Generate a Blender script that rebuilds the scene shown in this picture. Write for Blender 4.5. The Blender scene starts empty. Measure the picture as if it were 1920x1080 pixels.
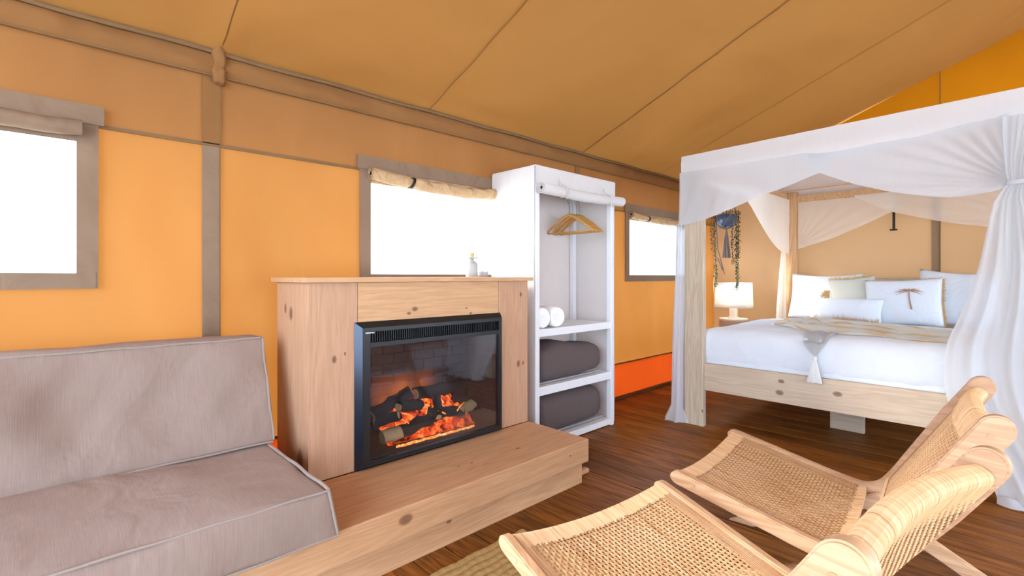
import bpy, bmesh, math, random
from mathutils import Vector, Matrix, noise
random.seed(7)
PI = math.pi
SC = bpy.context.scene
COL = SC.collection
R = math.radians

# ------------------------------------------------------------------ camera
cam = bpy.data.cameras.new('camera'); cam_o = bpy.data.objects.new('camera', cam); COL.objects.link(cam_o)
cam.sensor_width = 36.0; cam.lens = 925.0/1920.0*36.0; cam.shift_y = -22.0/1920.0
cam.clip_start = 0.02; cam.clip_end = 500
cam_o.location = (0, 0, 1.15)
cam_o.rotation_euler = (R(90), 0, R(46.15-90))
SC.camera = cam_o
# ------------------------------------------------------------------ world, sun, exposure
SC.view_settings.view_transform = 'Standard'; SC.view_settings.look = 'None'
SC.view_settings.gamma = 1.0; SC.view_settings.use_curve_mapping = False
SC.view_settings.exposure = 0.38
w = bpy.data.worlds.new('sky'); SC.world = w; w.use_nodes = True
nt = w.node_tree; nt.nodes.clear()
wo = nt.nodes.new('ShaderNodeOutputWorld'); bg = nt.nodes.new('ShaderNodeBackground')
tc = nt.nodes.new('ShaderNodeTexCoord'); sp = nt.nodes.new('ShaderNodeSeparateXYZ'); cr = nt.nodes.new('ShaderNodeValToRGB')
nt.links.new(tc.outputs['Generated'], sp.inputs[0]); nt.links.new(sp.outputs['Z'], cr.inputs[0])
cr.color_ramp.elements[0].position = 0.0; cr.color_ramp.elements[0].color = (0.44, 0.51, 0.585, 1)
cr.color_ramp.elements[1].position = 0.7; cr.color_ramp.elements[1].color = (0.74, 0.93, 1.18, 1)
nt.links.new(cr.outputs[0], bg.inputs[0]); bg.inputs[1].default_value = 10.0
nt.links.new(bg.outputs[0], wo.inputs[0])
sun = bpy.data.lights.new('sun', 'SUN'); sun.energy = 5.0; sun.angle = R(14); sun.color = (1.0, 0.93, 0.82)
sun_o = bpy.data.objects.new('sun', sun); COL.objects.link(sun_o)
sun_o.rotation_euler = Vector((0.58, -0.68, -0.34)).to_track_quat('-Z', 'Y').to_euler()
# the enlarged openings of the right-hand side and of the near end are sampled as daylight openings
def portal(loc, rot, sx, sy):
    l = bpy.data.lights.new('daylight_opening', 'AREA'); l.shape = 'RECTANGLE'; l.size = sx; l.size_y = sy
    l.cycles.is_portal = True
    o = bpy.data.objects.new('daylight_opening', l); COL.objects.link(o); o.location = loc; o.rotation_euler = rot
portal((1.4, -3.19, 1.05), (R(90), 0, 0), 5.4, 2.1)
portal((5.07, -3.19, 1.27), (R(90), 0, 0), 1.55, 1.75)
portal((-2.44, -0.2, 1.6), (R(90), 0, R(-90)), 4.4, 3.2)
portal((1.9, 2.63, 1.45), (R(90), 0, R(180)), 1.3, .7)
portal((4.7, 2.63, 1.45), (R(90), 0, R(180)), 1.3, .7)
portal((-.5, 2.63, 1.45), (R(90), 0, R(180)), 1.3, .7)

# ------------------------------------------------------------------ node helpers
def newmat(name):
    m = bpy.data.materials.new(name); m.use_nodes = True
    n = m.node_tree.nodes; l = m.node_tree.links
    n.clear(); out = n.new('ShaderNodeOutputMaterial')
    return m, n, l, out
def setv(n, socket, v):
    s = n.inputs[socket]
    s.default_value = v
def rgb(h, a=1):
    c = [int(h[i:i+2], 16)/255 for i in (0, 2, 4)]
    return tuple([(x/12.92 if x <= .04045 else ((x+.055)/1.055)**2.4) for x in c]+[a])
def coords(n, l, mode, scale=(1, 1, 1), rot=(0, 0, 0)):
    if mode == 'world':
        g = n.new('ShaderNodeNewGeometry'); src = g.outputs['Position']
    else:
        g = n.new('ShaderNodeTexCoord'); src = g.outputs['Object']
    mp = n.new('ShaderNodeMapping'); l.new(src, mp.inputs[0])
    mp.inputs['Scale'].default_value = scale; mp.inputs['Rotation'].default_value = rot
    return mp.outputs[0], src
def noise_n(n, l, vec, scale, detail=3, rough=.5, dist=0):
    t = n.new('ShaderNodeTexNoise'); l.new(vec, t.inputs['Vector'])
    t.inputs['Scale'].default_value = scale; t.inputs['Detail'].default_value = detail
    t.inputs['Roughness'].default_value = rough; t.inputs['Distortion'].default_value = dist
    return t.outputs['Fac']
def ramp(n, l, fac, stops):
    r = n.new('ShaderNodeValToRGB'); l.new(fac, r.inputs[0]); e = r.color_ramp.elements
    while len(e) < len(stops): e.new(0.5)
    for el, (p, c) in zip(e, stops):
        el.position = p; el.color = c if len(c) == 4 else (*c, 1)
    return r.outputs[0]
def mixc(n, l, fac, a, b, blend='MIX'):
    m = n.new('ShaderNodeMix'); m.data_type = 'RGBA'; m.blend_type = blend
    for sock, v in ((m.inputs[0], fac), (m.inputs[6], a), (m.inputs[7], b)):
        if isinstance(v, (int, float, tuple)): sock.default_value = v
        else: l.new(v, sock)
    return m.outputs[2]
def math_n(n, l, op, a, b=None):
    m = n.new('ShaderNodeMath'); m.operation = op
    for i, v in enumerate((a, b)):
        if v is None: continue
        if isinstance(v, (int, float)): m.inputs[i].default_value = v
        else: l.new(v, m.inputs[i])
    return m.outputs[0]
def bump(n, l, h, strength, dist=.01, nrm=None):
    b = n.new('ShaderNodeBump'); l.new(h, b.inputs['Height'])
    b.inputs['Strength'].default_value = strength; b.inputs['Distance'].default_value = dist
    if nrm is not None: l.new(nrm, b.inputs['Normal'])
    return b.outputs[0]
def pbsdf(n, l, out, color, rough=.5, metal=0, spec=.5, normal=None, coat=0):
    p = n.new('ShaderNodeBsdfPrincipled')
    if isinstance(color, tuple): p.inputs['Base Color'].default_value = color
    else: l.new(color, p.inputs['Base Color'])
    if isinstance(rough, (int, float)): p.inputs['Roughness'].default_value = rough
    else: l.new(rough, p.inputs['Roughness'])
    p.inputs['Metallic'].default_value = metal; p.inputs['Specular IOR Level'].default_value = spec
    p.inputs['Coat Weight'].default_value = coat
    if normal is not None: l.new(normal, p.inputs['Normal'])
    l.new(p.outputs[0], out.inputs[0]); return p

def plain(name, color, rough=.5, metal=0, spec=.5, var=.06, scale=30, bstr=.0):
    m, n, l, out = newmat(name); v, _ = coords(n, l, 'object')
    f = noise_n(n, l, v, scale, 4)
    c = mixc(n, l, f, tuple(x*(1-var) for x in color[:3])+(1,), tuple(min(1, x*(1+var)) for x in color[:3])+(1,))
    nb = bump(n, l, f, bstr, .003) if bstr else None
    pbsdf(n, l, out, c, rough, metal, spec, nb); return m

def wood(name, light, dark, axis=0, mode='world', knots=(), rough=.5, ring=1.0, spec=.35, knotcol='5a3520', coat=0, rnd=0, streak=.5):
    """grain runs along axis; knots = (x, y, z, r) in the same space"""
    m, n, l, out = newmat(name)
    sc = [14, 14, 14]; sc[axis] = .9
    v, src = coords(n, l, mode, tuple(sc))
    if rnd:
        oi = n.new('ShaderNodeObjectInfo'); add = n.new('ShaderNodeVectorMath'); add.operation = 'ADD'
        cm = n.new('ShaderNodeCombineXYZ')
        for i in range(3): l.new(math_n(n, l, 'MULTIPLY', oi.outputs['Random'], 37.0+i*11), cm.inputs[i])
        l.new(v, add.inputs[0]); l.new(cm.outputs[0], add.inputs[1]); v = add.outputs[0]
    f1 = noise_n(n, l, v, 1.0*ring, 3, .5, .8)
    f2 = noise_n(n, l, v, 6.0, 6, .65, .2)
    # ring lines: folded noise
    s = math_n(n, l, 'SINE', math_n(n, l, 'MULTIPLY', f1, 42))
    s = math_n(n, l, 'MULTIPLY', math_n(n, l, 'ADD', s, 1), .5)
    f = math_n(n, l, 'ADD', math_n(n, l, 'MULTIPLY', s, .35*streak+.1), math_n(n, l, 'MULTIPLY', f2, .75))
    c = ramp(n, l, f, [(.25, rgb(light)), (.85, rgb(dark))])
    if rnd:
        hsv = n.new('ShaderNodeHueSaturation'); l.new(c, hsv.inputs['Color'])
        mr = n.new('ShaderNodeMapRange'); l.new(oi.outputs['Random'], mr.inputs[0]); mr.inputs[3].default_value = 1-rnd; mr.inputs[4].default_value = 1+rnd
        l.new(mr.outputs[0], hsv.inputs['Value']); c = hsv.outputs[0]
    for (kx, ky, kz, kr) in knots:
        d = n.new('ShaderNodeVectorMath'); d.operation = 'SUBTRACT'; l.new(src, d.inputs[0]); d.inputs[1].default_value = (kx, ky, kz)
        mu = n.new('ShaderNodeVectorMath'); mu.operation = 'MULTIPLY'; l.new(d.outputs[0], mu.inputs[0])
        k = [1/kr]*3; k[axis] = .62/kr; mu.inputs[1].default_value = k
        le = n.new('ShaderNodeVectorMath'); le.operation = 'LENGTH'; l.new(mu.outputs[0], le.inputs[0])
        dd = math_n(n, l, 'ADD', le.outputs['Value'], math_n(n, l, 'MULTIPLY', f2, .5))
        halo = ramp(n, l, dd, [(.0, (1, 1, 1)), (.75, (.85, .85, .85)), (1.0, (.15, .15, .15)), (1.0, (0, 0, 0))])
        mp = math_n(n, l, 'MULTIPLY', halo, .8)
        c = mixc(n, l, mp, c, rgb(knotcol))
    nb = bump(n, l, f2, .12, .002)
    rg = math_n(n, l, 'ADD', math_n(n, l, 'MULTIPLY', f2, .2), rough-.1)
    pbsdf(n, l, out, c, rg, 0, spec, nb, coat); return m

def canvas(name, refl, trans, tf=.5, bigscale=1.6, wr=.5, wax=(1, 1, 1), rot=(0, 0, 0), fold_tone=(.86, 1.12), dst=.6):
    m, n, l, out = newmat(name)
    v, src = coords(n, l, 'world', wax, rot)
    big = noise_n(n, l, v, bigscale, 2 if dst < .5 else 3, .45, dst)
    fine, _ = coords(n, l, 'world', (1, 1, 1))
    wv = n.new('ShaderNodeTexNoise'); mp = n.new('ShaderNodeMapping'); l.new(src, mp.inputs[0]); mp.inputs['Scale'].default_value = (6, 6, 260)
    l.new(mp.outputs[0], wv.inputs['Vector']); wv.inputs['Scale'].default_value = 1; wv.inputs['Detail'].default_value = 2
    nb = bump(n, l, big, wr, .12)
    nb = bump(n, l, wv.outputs['Fac'], .12, .002, nb)
    def shade(c): return mixc(n, l, big, tuple(x*fold_tone[0] for x in c[:3])+(1,), tuple(min(1, x*fold_tone[1]) for x in c[:3])+(1,))  # tone follows the fold noise, painting light and shade of folds into the cloth
    d = n.new('ShaderNodeBsdfDiffuse'); l.new(shade(refl), d.inputs[0]); l.new(nb, d.inputs['Normal'])
    t = n.new('ShaderNodeBsdfTranslucent'); l.new(shade(trans), t.inputs[0]); l.new(nb, t.inputs['Normal'])
    a = n.new('ShaderNodeMixShader'); a.inputs[0].default_value = tf
    l.new(d.outputs[0], a.inputs[1]); l.new(t.outputs[0], a.inputs[2]); l.new(a.outputs[0], out.inputs[0])
    return m

def cloth(name, color, trl=.0, transp=.0, var=.05, scale=(200, 200, 200), bs=.2, bigb=.0, trcol=None, bigscale=5):
    m, n, l, out = newmat(name)
    v, src = coords(n, l, 'object', scale)
    f = noise_n(n, l, v, 1, 3, .6)
    c = mixc(n, l, f, tuple(x*(1-var) for x in color[:3])+(1,), tuple(min(1, x*(1+var)) for x in color[:3])+(1,))
    nb = bump(n, l, f, bs, .002)
    if bigb:
        v2, _ = coords(n, l, 'object'); g = noise_n(n, l, v2, bigscale, 3, .5, .7); nb = bump(n, l, g, bigb, .04, nb)
    d = n.new('ShaderNodeBsdfDiffuse'); l.new(c, d.inputs[0]); l.new(nb, d.inputs['Normal']); d.inputs['Roughness'].default_value = .4
    cur = d.outputs[0]
    if trl:
        t = n.new('ShaderNodeBsdfTranslucent'); t.inputs[0].default_value = trcol or color; l.new(nb, t.inputs['Normal'])
        a = n.new('ShaderNodeMixShader'); a.inputs[0].default_value = trl; l.new(cur, a.inputs[1]); l.new(t.outputs[0], a.inputs[2]); cur = a.outputs[0]
    if transp:
        t = n.new('ShaderNodeBsdfTransparent')
        a = n.new('ShaderNodeMixShader'); a.inputs[0].default_value = transp; l.new(cur, a.inputs[1]); l.new(t.outputs[0], a.inputs[2]); cur = a.outputs[0]
    l.new(cur, out.inputs[0]); return m

def pane_mat(name, gloss=.1, tint=(1, 1, 1, 1), rough=.02):
    m, n, l, out = newmat(name)
    g = n.new('ShaderNodeBsdfGlossy'); g.inputs['Roughness'].default_value = rough
    t = n.new('ShaderNodeBsdfTransparent'); t.inputs[0].default_value = tint
    fr = n.new('ShaderNodeLayerWeight'); fr.inputs[0].default_value = .35
    v, _ = coords(n, l, 'object'); wv = noise_n(n, l, v, 2.5, 1)
    mr = math_n(n, l, 'MULTIPLY', fr.outputs['Fresnel'], gloss*4)
    mr2 = math_n(n, l, 'ADD', mr, math_n(n, l, 'MULTIPLY', wv, gloss*.3))
    a = n.new('ShaderNodeMixShader'); l.new(mr2, a.inputs[0]); l.new(t.outputs[0], a.inputs[1]); l.new(g.outputs[0], a.inputs[2])
    l.new(a.outputs[0], out.inputs[0]); return m

def emis(name, stops, strength, scale=(30, 30, 30), detail=4, alpha=False, dist=1.0):
    m, n, l, out = newmat(name)
    v, _ = coords(n, l, 'object', scale); f = noise_n(n, l, v, 1, detail, .6, dist)
    c = ramp(n, l, f, stops)
    e = n.new('ShaderNodeEmission'); l.new(c, e.inputs[0]); e.inputs[1].default_value = strength
    if alpha:
        t = n.new('ShaderNodeBsdfTransparent'); a = n.new('ShaderNodeAddShader')
        l.new(e.outputs[0], a.inputs[0]); l.new(t.outputs[0], a.inputs[1]); l.new(a.outputs[0], out.inputs[0])
    else: l.new(e.outputs[0], out.inputs[0])
    return m

# ------------------------------------------------------------------ object helpers
def thing(name, label, cat, loc=(0, 0, 0), rz=0, group=None, kind=None):
    o = bpy.data.objects.new(name, None); COL.objects.link(o); o.empty_display_size = .1
    o.location = loc; o.rotation_euler = (0, 0, rz)
    if label: o['label'] = label
    if cat: o['category'] = cat
    if group: o['group'] = group
    if kind: o['kind'] = kind
    return o
def tag(o, label, cat, group=None, kind=None):
    o['label'] = label; o['category'] = cat
    if group: o['group'] = group
    if kind: o['kind'] = kind
    return o
def wmat(o):
    m = Matrix.Translation(o.location) @ o.rotation_euler.to_matrix().to_4x4()
    return (wmat(o.parent) @ m) if o.parent else m
def obj(name, bm, mat, parent=None, local=False, smooth=False, loc=None, kind=None, label=None, angle=40):
    """bm is in world space unless local; a top-level object gets its origin at its own base"""
    me = bpy.data.meshes.new(name)
    o = bpy.data.objects.new(name, None) if False else None
    if parent is not None:
        if not local: bmesh.ops.transform(bm, matrix=wmat(parent).inverted(), verts=bm.verts)
    elif not local:
        xs = [v.co for v in bm.verts]
        c = Vector(((min(v.x for v in xs)+max(v.x for v in xs))/2, (min(v.y for v in xs)+max(v.y for v in xs))/2, min(v.z for v in xs)))
        bmesh.ops.translate(bm, vec=-c, verts=bm.verts); loc = c
    bm.to_mesh(me); bm.free()
    o = bpy.data.objects.new(name, me); COL.objects.link(o)
    if parent is not None: o.parent = parent
    if loc is not None: o.location = loc
    if mat is not None: me.materials.append(mat)
    if smooth:
        for p in me.polygons: p.use_smooth = True
        if angle < 180:
            try: me.set_sharp_from_angle(angle=R(angle))
            except Exception: pass
    if kind: o['kind'] = kind
    if label: o['label'] = label
    return o
def BM(): return bmesh.new()
def box(bm, x0, x1, y0, y1, z0, z1, bev=0):
    b = bmesh.new()
    bmesh.ops.create_cube(b, size=1, matrix=Matrix.Translation(((x0+x1)/2, (y0+y1)/2, (z0+z1)/2)) @ Matrix.Diagonal((abs(x1-x0), abs(y1-y0), abs(z1-z0), 1)))
    if bev: bmesh.ops.bevel(b, geom=b.edges[:], offset=bev, segments=2, affect='EDGES', profile=.6)
    join(bm, b); return bm
def join(bm, b, mat=None):
    if mat is not None: bmesh.ops.transform(b, matrix=mat, verts=b.verts)
    me = bpy.data.meshes.new('tmp'); b.to_mesh(me); b.free(); bm.from_mesh(me); bpy.data.meshes.remove(me)
def grid(bm, fn, nu, nv, closeu=False, flip=False):
    vs = [[bm.verts.new(fn(i/nu if not closeu else i/nu, j/nv)) for j in range(nv+1)] for i in range(nu if closeu else nu+1)]
    n = len(vs)
    for i in range(nu):
        a = vs[i]; b = vs[(i+1) % n]
        for j in range(nv):
            q = (a[j], b[j], b[j+1], a[j+1])
            try: bm.faces.new(q if not flip else q[::-1])
            except ValueError: pass
    return vs
def tube(bm, pts, r, seg=8, cap=True):
    pts = [Vector(p) for p in pts]; rings = []
    rr = r if isinstance(r, (list, tuple)) else [r]*len(pts)
    up = Vector((0, 0, 1)); prev = None
    for i, p in enumerate(pts):
        t = (pts[min(i+1, len(pts)-1)]-pts[max(i-1, 0)]).normalized()
        if prev is None:
            a = t.cross(up);
            if a.length < .05: a = t.cross(Vector((1, 0, 0)))
        else: a = prev - t*prev.dot(t)
        a.normalize(); prev = a; b = t.cross(a)
        rings.append([bm.verts.new(p + (a*math.cos(2*PI*k/seg)+b*math.sin(2*PI*k/seg))*rr[i]) for k in range(seg)])
    for i in range(len(rings)-1):
        for k in range(seg):
            bm.faces.new((rings[i][k], rings[i][(k+1) % seg], rings[i+1][(k+1) % seg], rings[i+1][k]))
    if cap:
        bm.faces.new(rings[0][::-1]); bm.faces.new(rings[-1])
    return bm
def lathe(bm, prof, c, seg=24, mat=None):
    b = bmesh.new(); rings = []
    for (r, z) in prof: rings.append([b.verts.new((c[0]+r*math.cos(2*PI*k/seg), c[1]+r*math.sin(2*PI*k/seg), c[2]+z)) for k in range(seg)])
    for i in range(len(rings)-1):
        for k in range(seg): b.faces.new((rings[i][k], rings[i][(k+1) % seg], rings[i+1][(k+1) % seg], rings[i+1][k]))
    if prof[0][0] > 1e-4: b.faces.new(rings[0][::-1])
    if prof[-1][0] > 1e-4: b.faces.new(rings[-1])
    bmesh.ops.remove_doubles(b, verts=b.verts, dist=1e-5)
    join(bm, b, mat); return bm
def axis_samples(h, r, step):
    a = [h - r*(1-math.sin(t*PI/2/4)) for t in range(5)]  # rounding samples
    n = max(2, int(2*(h-r)/step)); core = [-(h-r)+2*(h-r)*i/n for i in range(n+1)]
    res = sorted(set([round(x, 5) for x in ([-x for x in a]+core+a)])); return res
def softbox(bm, x0, x1, y0, y1, z0, z1, r=.04, step=.05, puff=(0, 0, 0), nz=0, nscale=4, seed=0, mat=None, fn=None):
    h = Vector(((x1-x0)/2, (y1-y0)/2, (z1-z0)/2)); c = Vector(((x0+x1)/2, (y0+y1)/2, (z0+z1)/2)); r = min(r, h.x*.98, h.y*.98, h.z*.98)
    A = [axis_samples(h[i], r, step) for i in range(3)]
    b = bmesh.new(); V = {}
    def vert(p):
        k = tuple(round(q, 4) for q in p)
        if k in V: return V[k]
        core = Vector([max(-(h[i]-r), min(h[i]-r, p[i])) for i in range(3)]); d = Vector(p)-core
        if d.length > 1e-6: d = d.normalized()*r
        q = core+d; u = [q[i]/h[i] for i in range(3)]
        nrm = d.normalized() if d.length > 0 else Vector((0, 0, 1))
        for i in range(3):
            j, k2 = (i+1) % 3, (i+2) % 3
            q[i] += puff[i]*u[i]*max(0, 1-abs(u[j])**2.5)*max(0, 1-abs(u[k2])**2.5)
        w_ = q+c
        if nz: w_ += nrm*nz*(noise.noise(w_*nscale+Vector((seed, seed, 0)))+.5*noise.noise(w_*nscale*2.3))
        if fn: w_ = fn(w_, u)
        V[k] = b.verts.new(w_); return V[k]
    for i in range(3):
        j, k = (i+1) % 3, (i+2) % 3
        for s in (-1, 1):
            for a in range(len(A[j])-1):
                for d in range(len(A[k])-1):
                    q = []
                    for (da, dd) in ((0, 0), (1, 0), (1, 1), (0, 1)):
                        p = [0, 0, 0]; p[i] = s*h[i]; p[j] = A[j][a+da]; p[k] = A[k][d+dd]; q.append(vert(p))
                    if s < 0: q = q[::-1]
                    try: b.faces.new(q)
                    except ValueError: pass
    join(bm, b, mat); return bm
def wstrip(bm, a, b_, width, dirw, off=.002):
    """thin stitched strip between points a and b"""
    a, b_, d = Vector(a), Vector(b_), Vector(dirw).normalized()*width/2
    t = (b_-a).normalized(); nrm = t.cross(d).normalized()*off
    ps = [a-d, b_-d, b_+d, a+d]
    vs = [bm.verts.new(p-nrm) for p in ps]+[bm.verts.new(p+nrm) for p in ps]
    for q in ((3, 2, 1, 0), (4, 5, 6, 7), (0, 1, 5, 4), (1, 2, 6, 5), (2, 3, 7, 6), (3, 0, 4, 7)): bm.faces.new([vs[k] for k in q])

# ------------------------------------------------------------------ materials
M = {}
M['wall'] = canvas('orange_canvas', (.52, .27, .10, 1), (.136, .045, .007, 1), .5, 1.3, .45, (1.9, 1, .8), (0, .6, 0), (.84, 1.14), .15)  # slanted noise paints the diagonal light streaks of its folds
M['wall_top'] = canvas('upper_canvas', (.48, .235, .09, 1), (.080, .026, .005, 1), .45, 1.6, .3, (2.2, 1, .7), (0, .4, 0), (.86, 1.12), .15)  # upper cloth transmits less; part of the eave shade is in its colour
M['gable'] = canvas('gable_canvas', (.66, .43, .26, 1), (.11, .052, .018, 1), .42, 1.5, .3)
M['gable_band'] = canvas('gable_seam_canvas', (.42, .27, .17, 1), (.04, .02, .01, 1), .3, 1.5, .3)
M['gable_top'] = canvas('upper_gable_canvas', (.50, .19, .012, 1), (.17, .050, .0005, 1), .45, 1.5, .4)  # deeper orange than the lower gable; backlit glow put into its colour
M['roof'] = canvas('roof_canvas', (.53, .25, .080, 1), (.042, .017, .003, 1), .42, .9, .6)
M['flap'] = canvas('double_canvas', (.35, .24, .165, 1), (.05, .03, .015, 1), .28, 4, .4)
M['flap_roll'] = canvas('rolled_canvas', (.62, .42, .24, 1), (.12, .07, .03, 1), .15, 9, .6)
M['skirt'] = canvas('orange_groundsheet', (.62, .10, .02, 1), (.20, .022, .002, 1), .45, 2, .3)
M['roofseam'] = canvas('roof_seam_canvas', (.30, .15, .055, 1), (.02, .01, .002, 1), .3, 6, .2)
M['seam'] = canvas('seam_canvas', (.30, .18, .09, 1), (.04, .02, .005, 1), .3, 6, .2)
M['pane'] = pane_mat('clear_vinyl', .04)
M['floorwood'] = wood('varnished_plank', '9c6026', '4a280c', 1, 'world', rough=.5, spec=.2, rnd=.24, streak=.5)
M['under'] = plain('dark_underfloor', rgb('1a0f08'), .9)
M['pine'] = wood('pine_upright', 'c39a7c', 'a67d5f', 2, 'world',
    knots=[(.95, 2.13, .78, .016), (.835, 2.33, .98, .03), (.835, 2.40, 1.0, .022), (.835, 2.22, .33, .05), (2.12, 2.13, 1.04, .014), (2.10, 2.13, .62, .02), (2.14, 2.13, .62, .012), (1.0, 2.13, .80, .008)], rough=.6, streak=.15)
M['pine_h'] = wood('pine_header', 'cfa47c', 'b3875f', 0, 'world',
    knots=[(1.37, 2.13, .985, .017), (1.335, 2.13, .965, .012), (1.70, 2.13, .975, .008), (1.73, 2.13, .945, .01), (2.185, 2.3, 1.1, .01)], rough=.6, streak=.3)
M['bench'] = wood('thick_bench_timber', 'd2a67e', 'b08058', 0, 'world',
    knots=[(1.03, 1.67, .205, .030), (1.43, 1.85, .255, .008), (1.50, 1.84, .255, .008), (1.80, 1.83, .255, .014), (2.03, 1.67, .20, .008), (1.27, 1.71, .10, .014)], rough=.5, knotcol='5e3524', spec=.4, streak=.2)
M['bedwood'] = wood('whitewashed_pine', 'cfbca6', 'b39c84', 1, 'world',
    knots=[(3.672, 1.16, .43, .019), (3.672, 1.17, .35, .024), (3.672, .83, .40, .024)], rough=.6, streak=.3)
M['bedpost'] = wood('whitewashed_post', 'cfc0aa', 'ab9880', 2, 'world', knots=[(3.66, 1.71, .12, .012)], rough=.6, streak=.4)
M['bedrail'] = wood('pine_rail', 'd9b287', 'b98a5c', 0, 'world', rough=.6)
M['white'] = plain('white_painted_wood', (.80, .82, .86, 1), .45, var=.03)
M['whitecover'] = cloth('white_cover_cloth', (.72, .70, .70, 1), .14, 0, .03, (300, 300, 300), .1, .35, (.8, .75, .7, 1), 6)
M['black'] = plain('black_metal', (.012, .013, .016, 1), .32, .3, .6, var=.1)
M['blackm'] = plain('black_matt', (.008, .008, .009, 1), .6, 0, .4, var=.1)
M['bevel'] = plain('satin_black_bevel', (.035, .045, .07, 1), .22, .7, .7, var=.1)
M['fireglass'] = pane_mat('firebox_glass', .11, (.80, .80, .84, 1), .01)
M['brick'] = plain('grey_brick', (.075, .052, .052, 1), .85, var=.3, scale=25, bstr=.5)
M['mortar'] = plain('mortar', (.02, .016, .016, 1), .9)
M['bark'] = plain('charred_bark', (.03, .026, .024, 1), .9, var=.6, scale=40, bstr=.8)
M['birch'] = plain('pale_split_wood', (.80, .62, .28, 1), .7, var=.2, scale=30, bstr=.3)
M['ember'] = emis('ember', [(.38, (.01, .0, .0, 1)), (.52, (.7, .05, .005, 1)), (.66, (1, .25, .03, 1)), (.8, (1, .7, .3, 1))], 1.6, (22, 22, 30), 5)
M['emberline'] = emis('ember_strip', [(.3, (.8, .08, .01, 1)), (.5, (1, .28, .04, 1)), (.72, (1, .75, .35, 1))], 1.9, (60, 60, 60), 3)
M['sofa'] = cloth('greige_linen', (.32, .235, .20, 1), 0, 0, .22, (420, 14, 14), .25, .6, None, 3.5)
M['welt'] = cloth('greige_welt', (.34, .28, .25, 1), 0, 0, .1)
M['whitebed'] = cloth('white_bed_linen', (.70, .74, .80, 1), 0, 0, .02, (60, 60, 60), .1, .35, None, 9)
M['sheer'] = cloth('sheer_cotton', (.78, .80, .84, 1), .45, .20, .04, (40, 40, 6), .15)
M['sheer2'] = cloth('inner_sheer_cotton', (1.0, .96, .90, 1), .5, .30, .05, (40, 40, 6), .15)
M['canopytop'] = cloth('canopy_cotton', (.84, .84, .86, 1), .3, .06, .03, (40, 40, 6), .15, .2)
M['sage'] = cloth('sage_cotton', (.56, .56, .50, 1), 0, 0, .05)
M['gold'] = cloth('golden_jute', (.62, .42, .18, 1), 0, 0, .25)
M['palm'] = cloth('rust_thread', (.45, .24, .15, 1), 0, 0, .3)
M['cream'] = cloth('cream_throw', (1.0, .95, .86, 1), 0, 0, .1, (90, 90, 90), .3)
M['tan'] = cloth('tan_stripe', (.66, .43, .22, 1), 0, 0, .2)
M['greytassel'] = cloth('grey_white_tassel', (.70, .70, .70, 1), 0, 0, .08)
M['fringe'] = cloth('straw_fringe', (.72, .54, .38, 1), 0, 0, .25)
M['blanket'] = cloth('taupe_blanket', (.13, .10, .098, 1), 0, 0, .12, (150, 150, 150), .3, .2)
M['towel'] = cloth('white_terry', (.90, .90, .92, 1), 0, 0, .06, (250, 250, 250), .8)
M['hanger'] = wood('hanger_wood', 'd9a763', 'b67f3e', 1, 'object', rough=.4)
M['steel'] = plain('steel_wire', (.45, .45, .46, 1), .3, 1, .5)
M['ceramic'] = plain('white_glazed_ceramic', (.42, .42, .41, 1), .35, 0, .4, var=.12)
M['cork'] = plain('cork', (.50, .42, .20, 1), .9, var=.25, scale=80)
M['shade'] = cloth('white_lamp_shade', (.88, .87, .84, 1), .45, 0, .02)
M['lampbase'] = plain('whitewashed_lamp_wood', (.80, .72, .62, 1), .6, var=.1)
M['rope'] = cloth('seagrass_rope', (.66, .50, .33, 1), 0, 0, .3, (60, 60, 200), .6)
M['pot'] = plain('blue_glazed_pot', (.035, .06, .12, 1), .3, 0, .5, var=.45, scale=18)
M['leaf'] = plain('green_leaf', (.022, .065, .025, 1), .5, var=.4, scale=60)
M['macrame'] = cloth('taupe_macrame', (.20, .155, .14, 1), 0, 0, .2, (60, 60, 200))
M['chairwood'] = wood('pale_teak', 'd6b08c', 'b48763', 1, 'object', rough=.45, spec=.45, rnd=.06)
M['rattan'] = None
m_, n_, l_, o_ = newmat('rattan_cane')
v_, _s = coords(n_, l_, 'object', (210, 5, 9)); f_ = noise_n(n_, l_, v_, 1, 2, .6)
c_ = ramp(n_, l_, f_, [(.28, rgb('a87a4c')), (.45, rgb('d6ab7c')), (.75, rgb('e6c8a2'))])
pbsdf(n_, l_, o_, c_, .45, 0, .45); M['rattan'] = m_
M['jute'] = cloth('braided_jute', (.40, .25, .10, 1), 0, 0, .3, (120, 120, 120), .8)
M['ground'] = plain('pale_dry_ground', (.62, .60, .55, 1), .95, var=.1, scale=1)
M['hill'] = plain('hazy_scrub', (.55, .58, .56, 1), .95, var=.3, scale=.3)
M['frame_w'] = plain('white_door_frame', (.75, .78, .82, 1), .4)

WY = 2.65          # long left wall
XF = 6.0           # far gable wall
XN = -2.5; YR = -3.25; RIDGE = -.3
def roofz(y): return 2.2+.40*(WY-y) if y >= RIDGE else 2.2+.40*(WY-RIDGE)-.40*(RIDGE-y)*(2.95/2.95)

# ------------------------------------------------------------------ floor
fl = obj('floor', box(BM(), XN, XF+.1, YR, WY+.1, -.10, -.028), M['under'], kind='structure')
first = None; x = 1.09-.157*22
L = WY-YR
while x < XF+.1:
    if first is None:
        b = BM(); box(b, .004, .153, 0, L+.08, -.027, 0, 0)
        first = obj('plank', b, M['floorwood'], fl, local=True); first.location = Vector((x, YR, 0))-fl.location
    else:
        o = first.copy(); COL.objects.link(o); o.parent = fl; o.location = Vector((x, YR, 0))-fl.location
    x += .157

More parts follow.
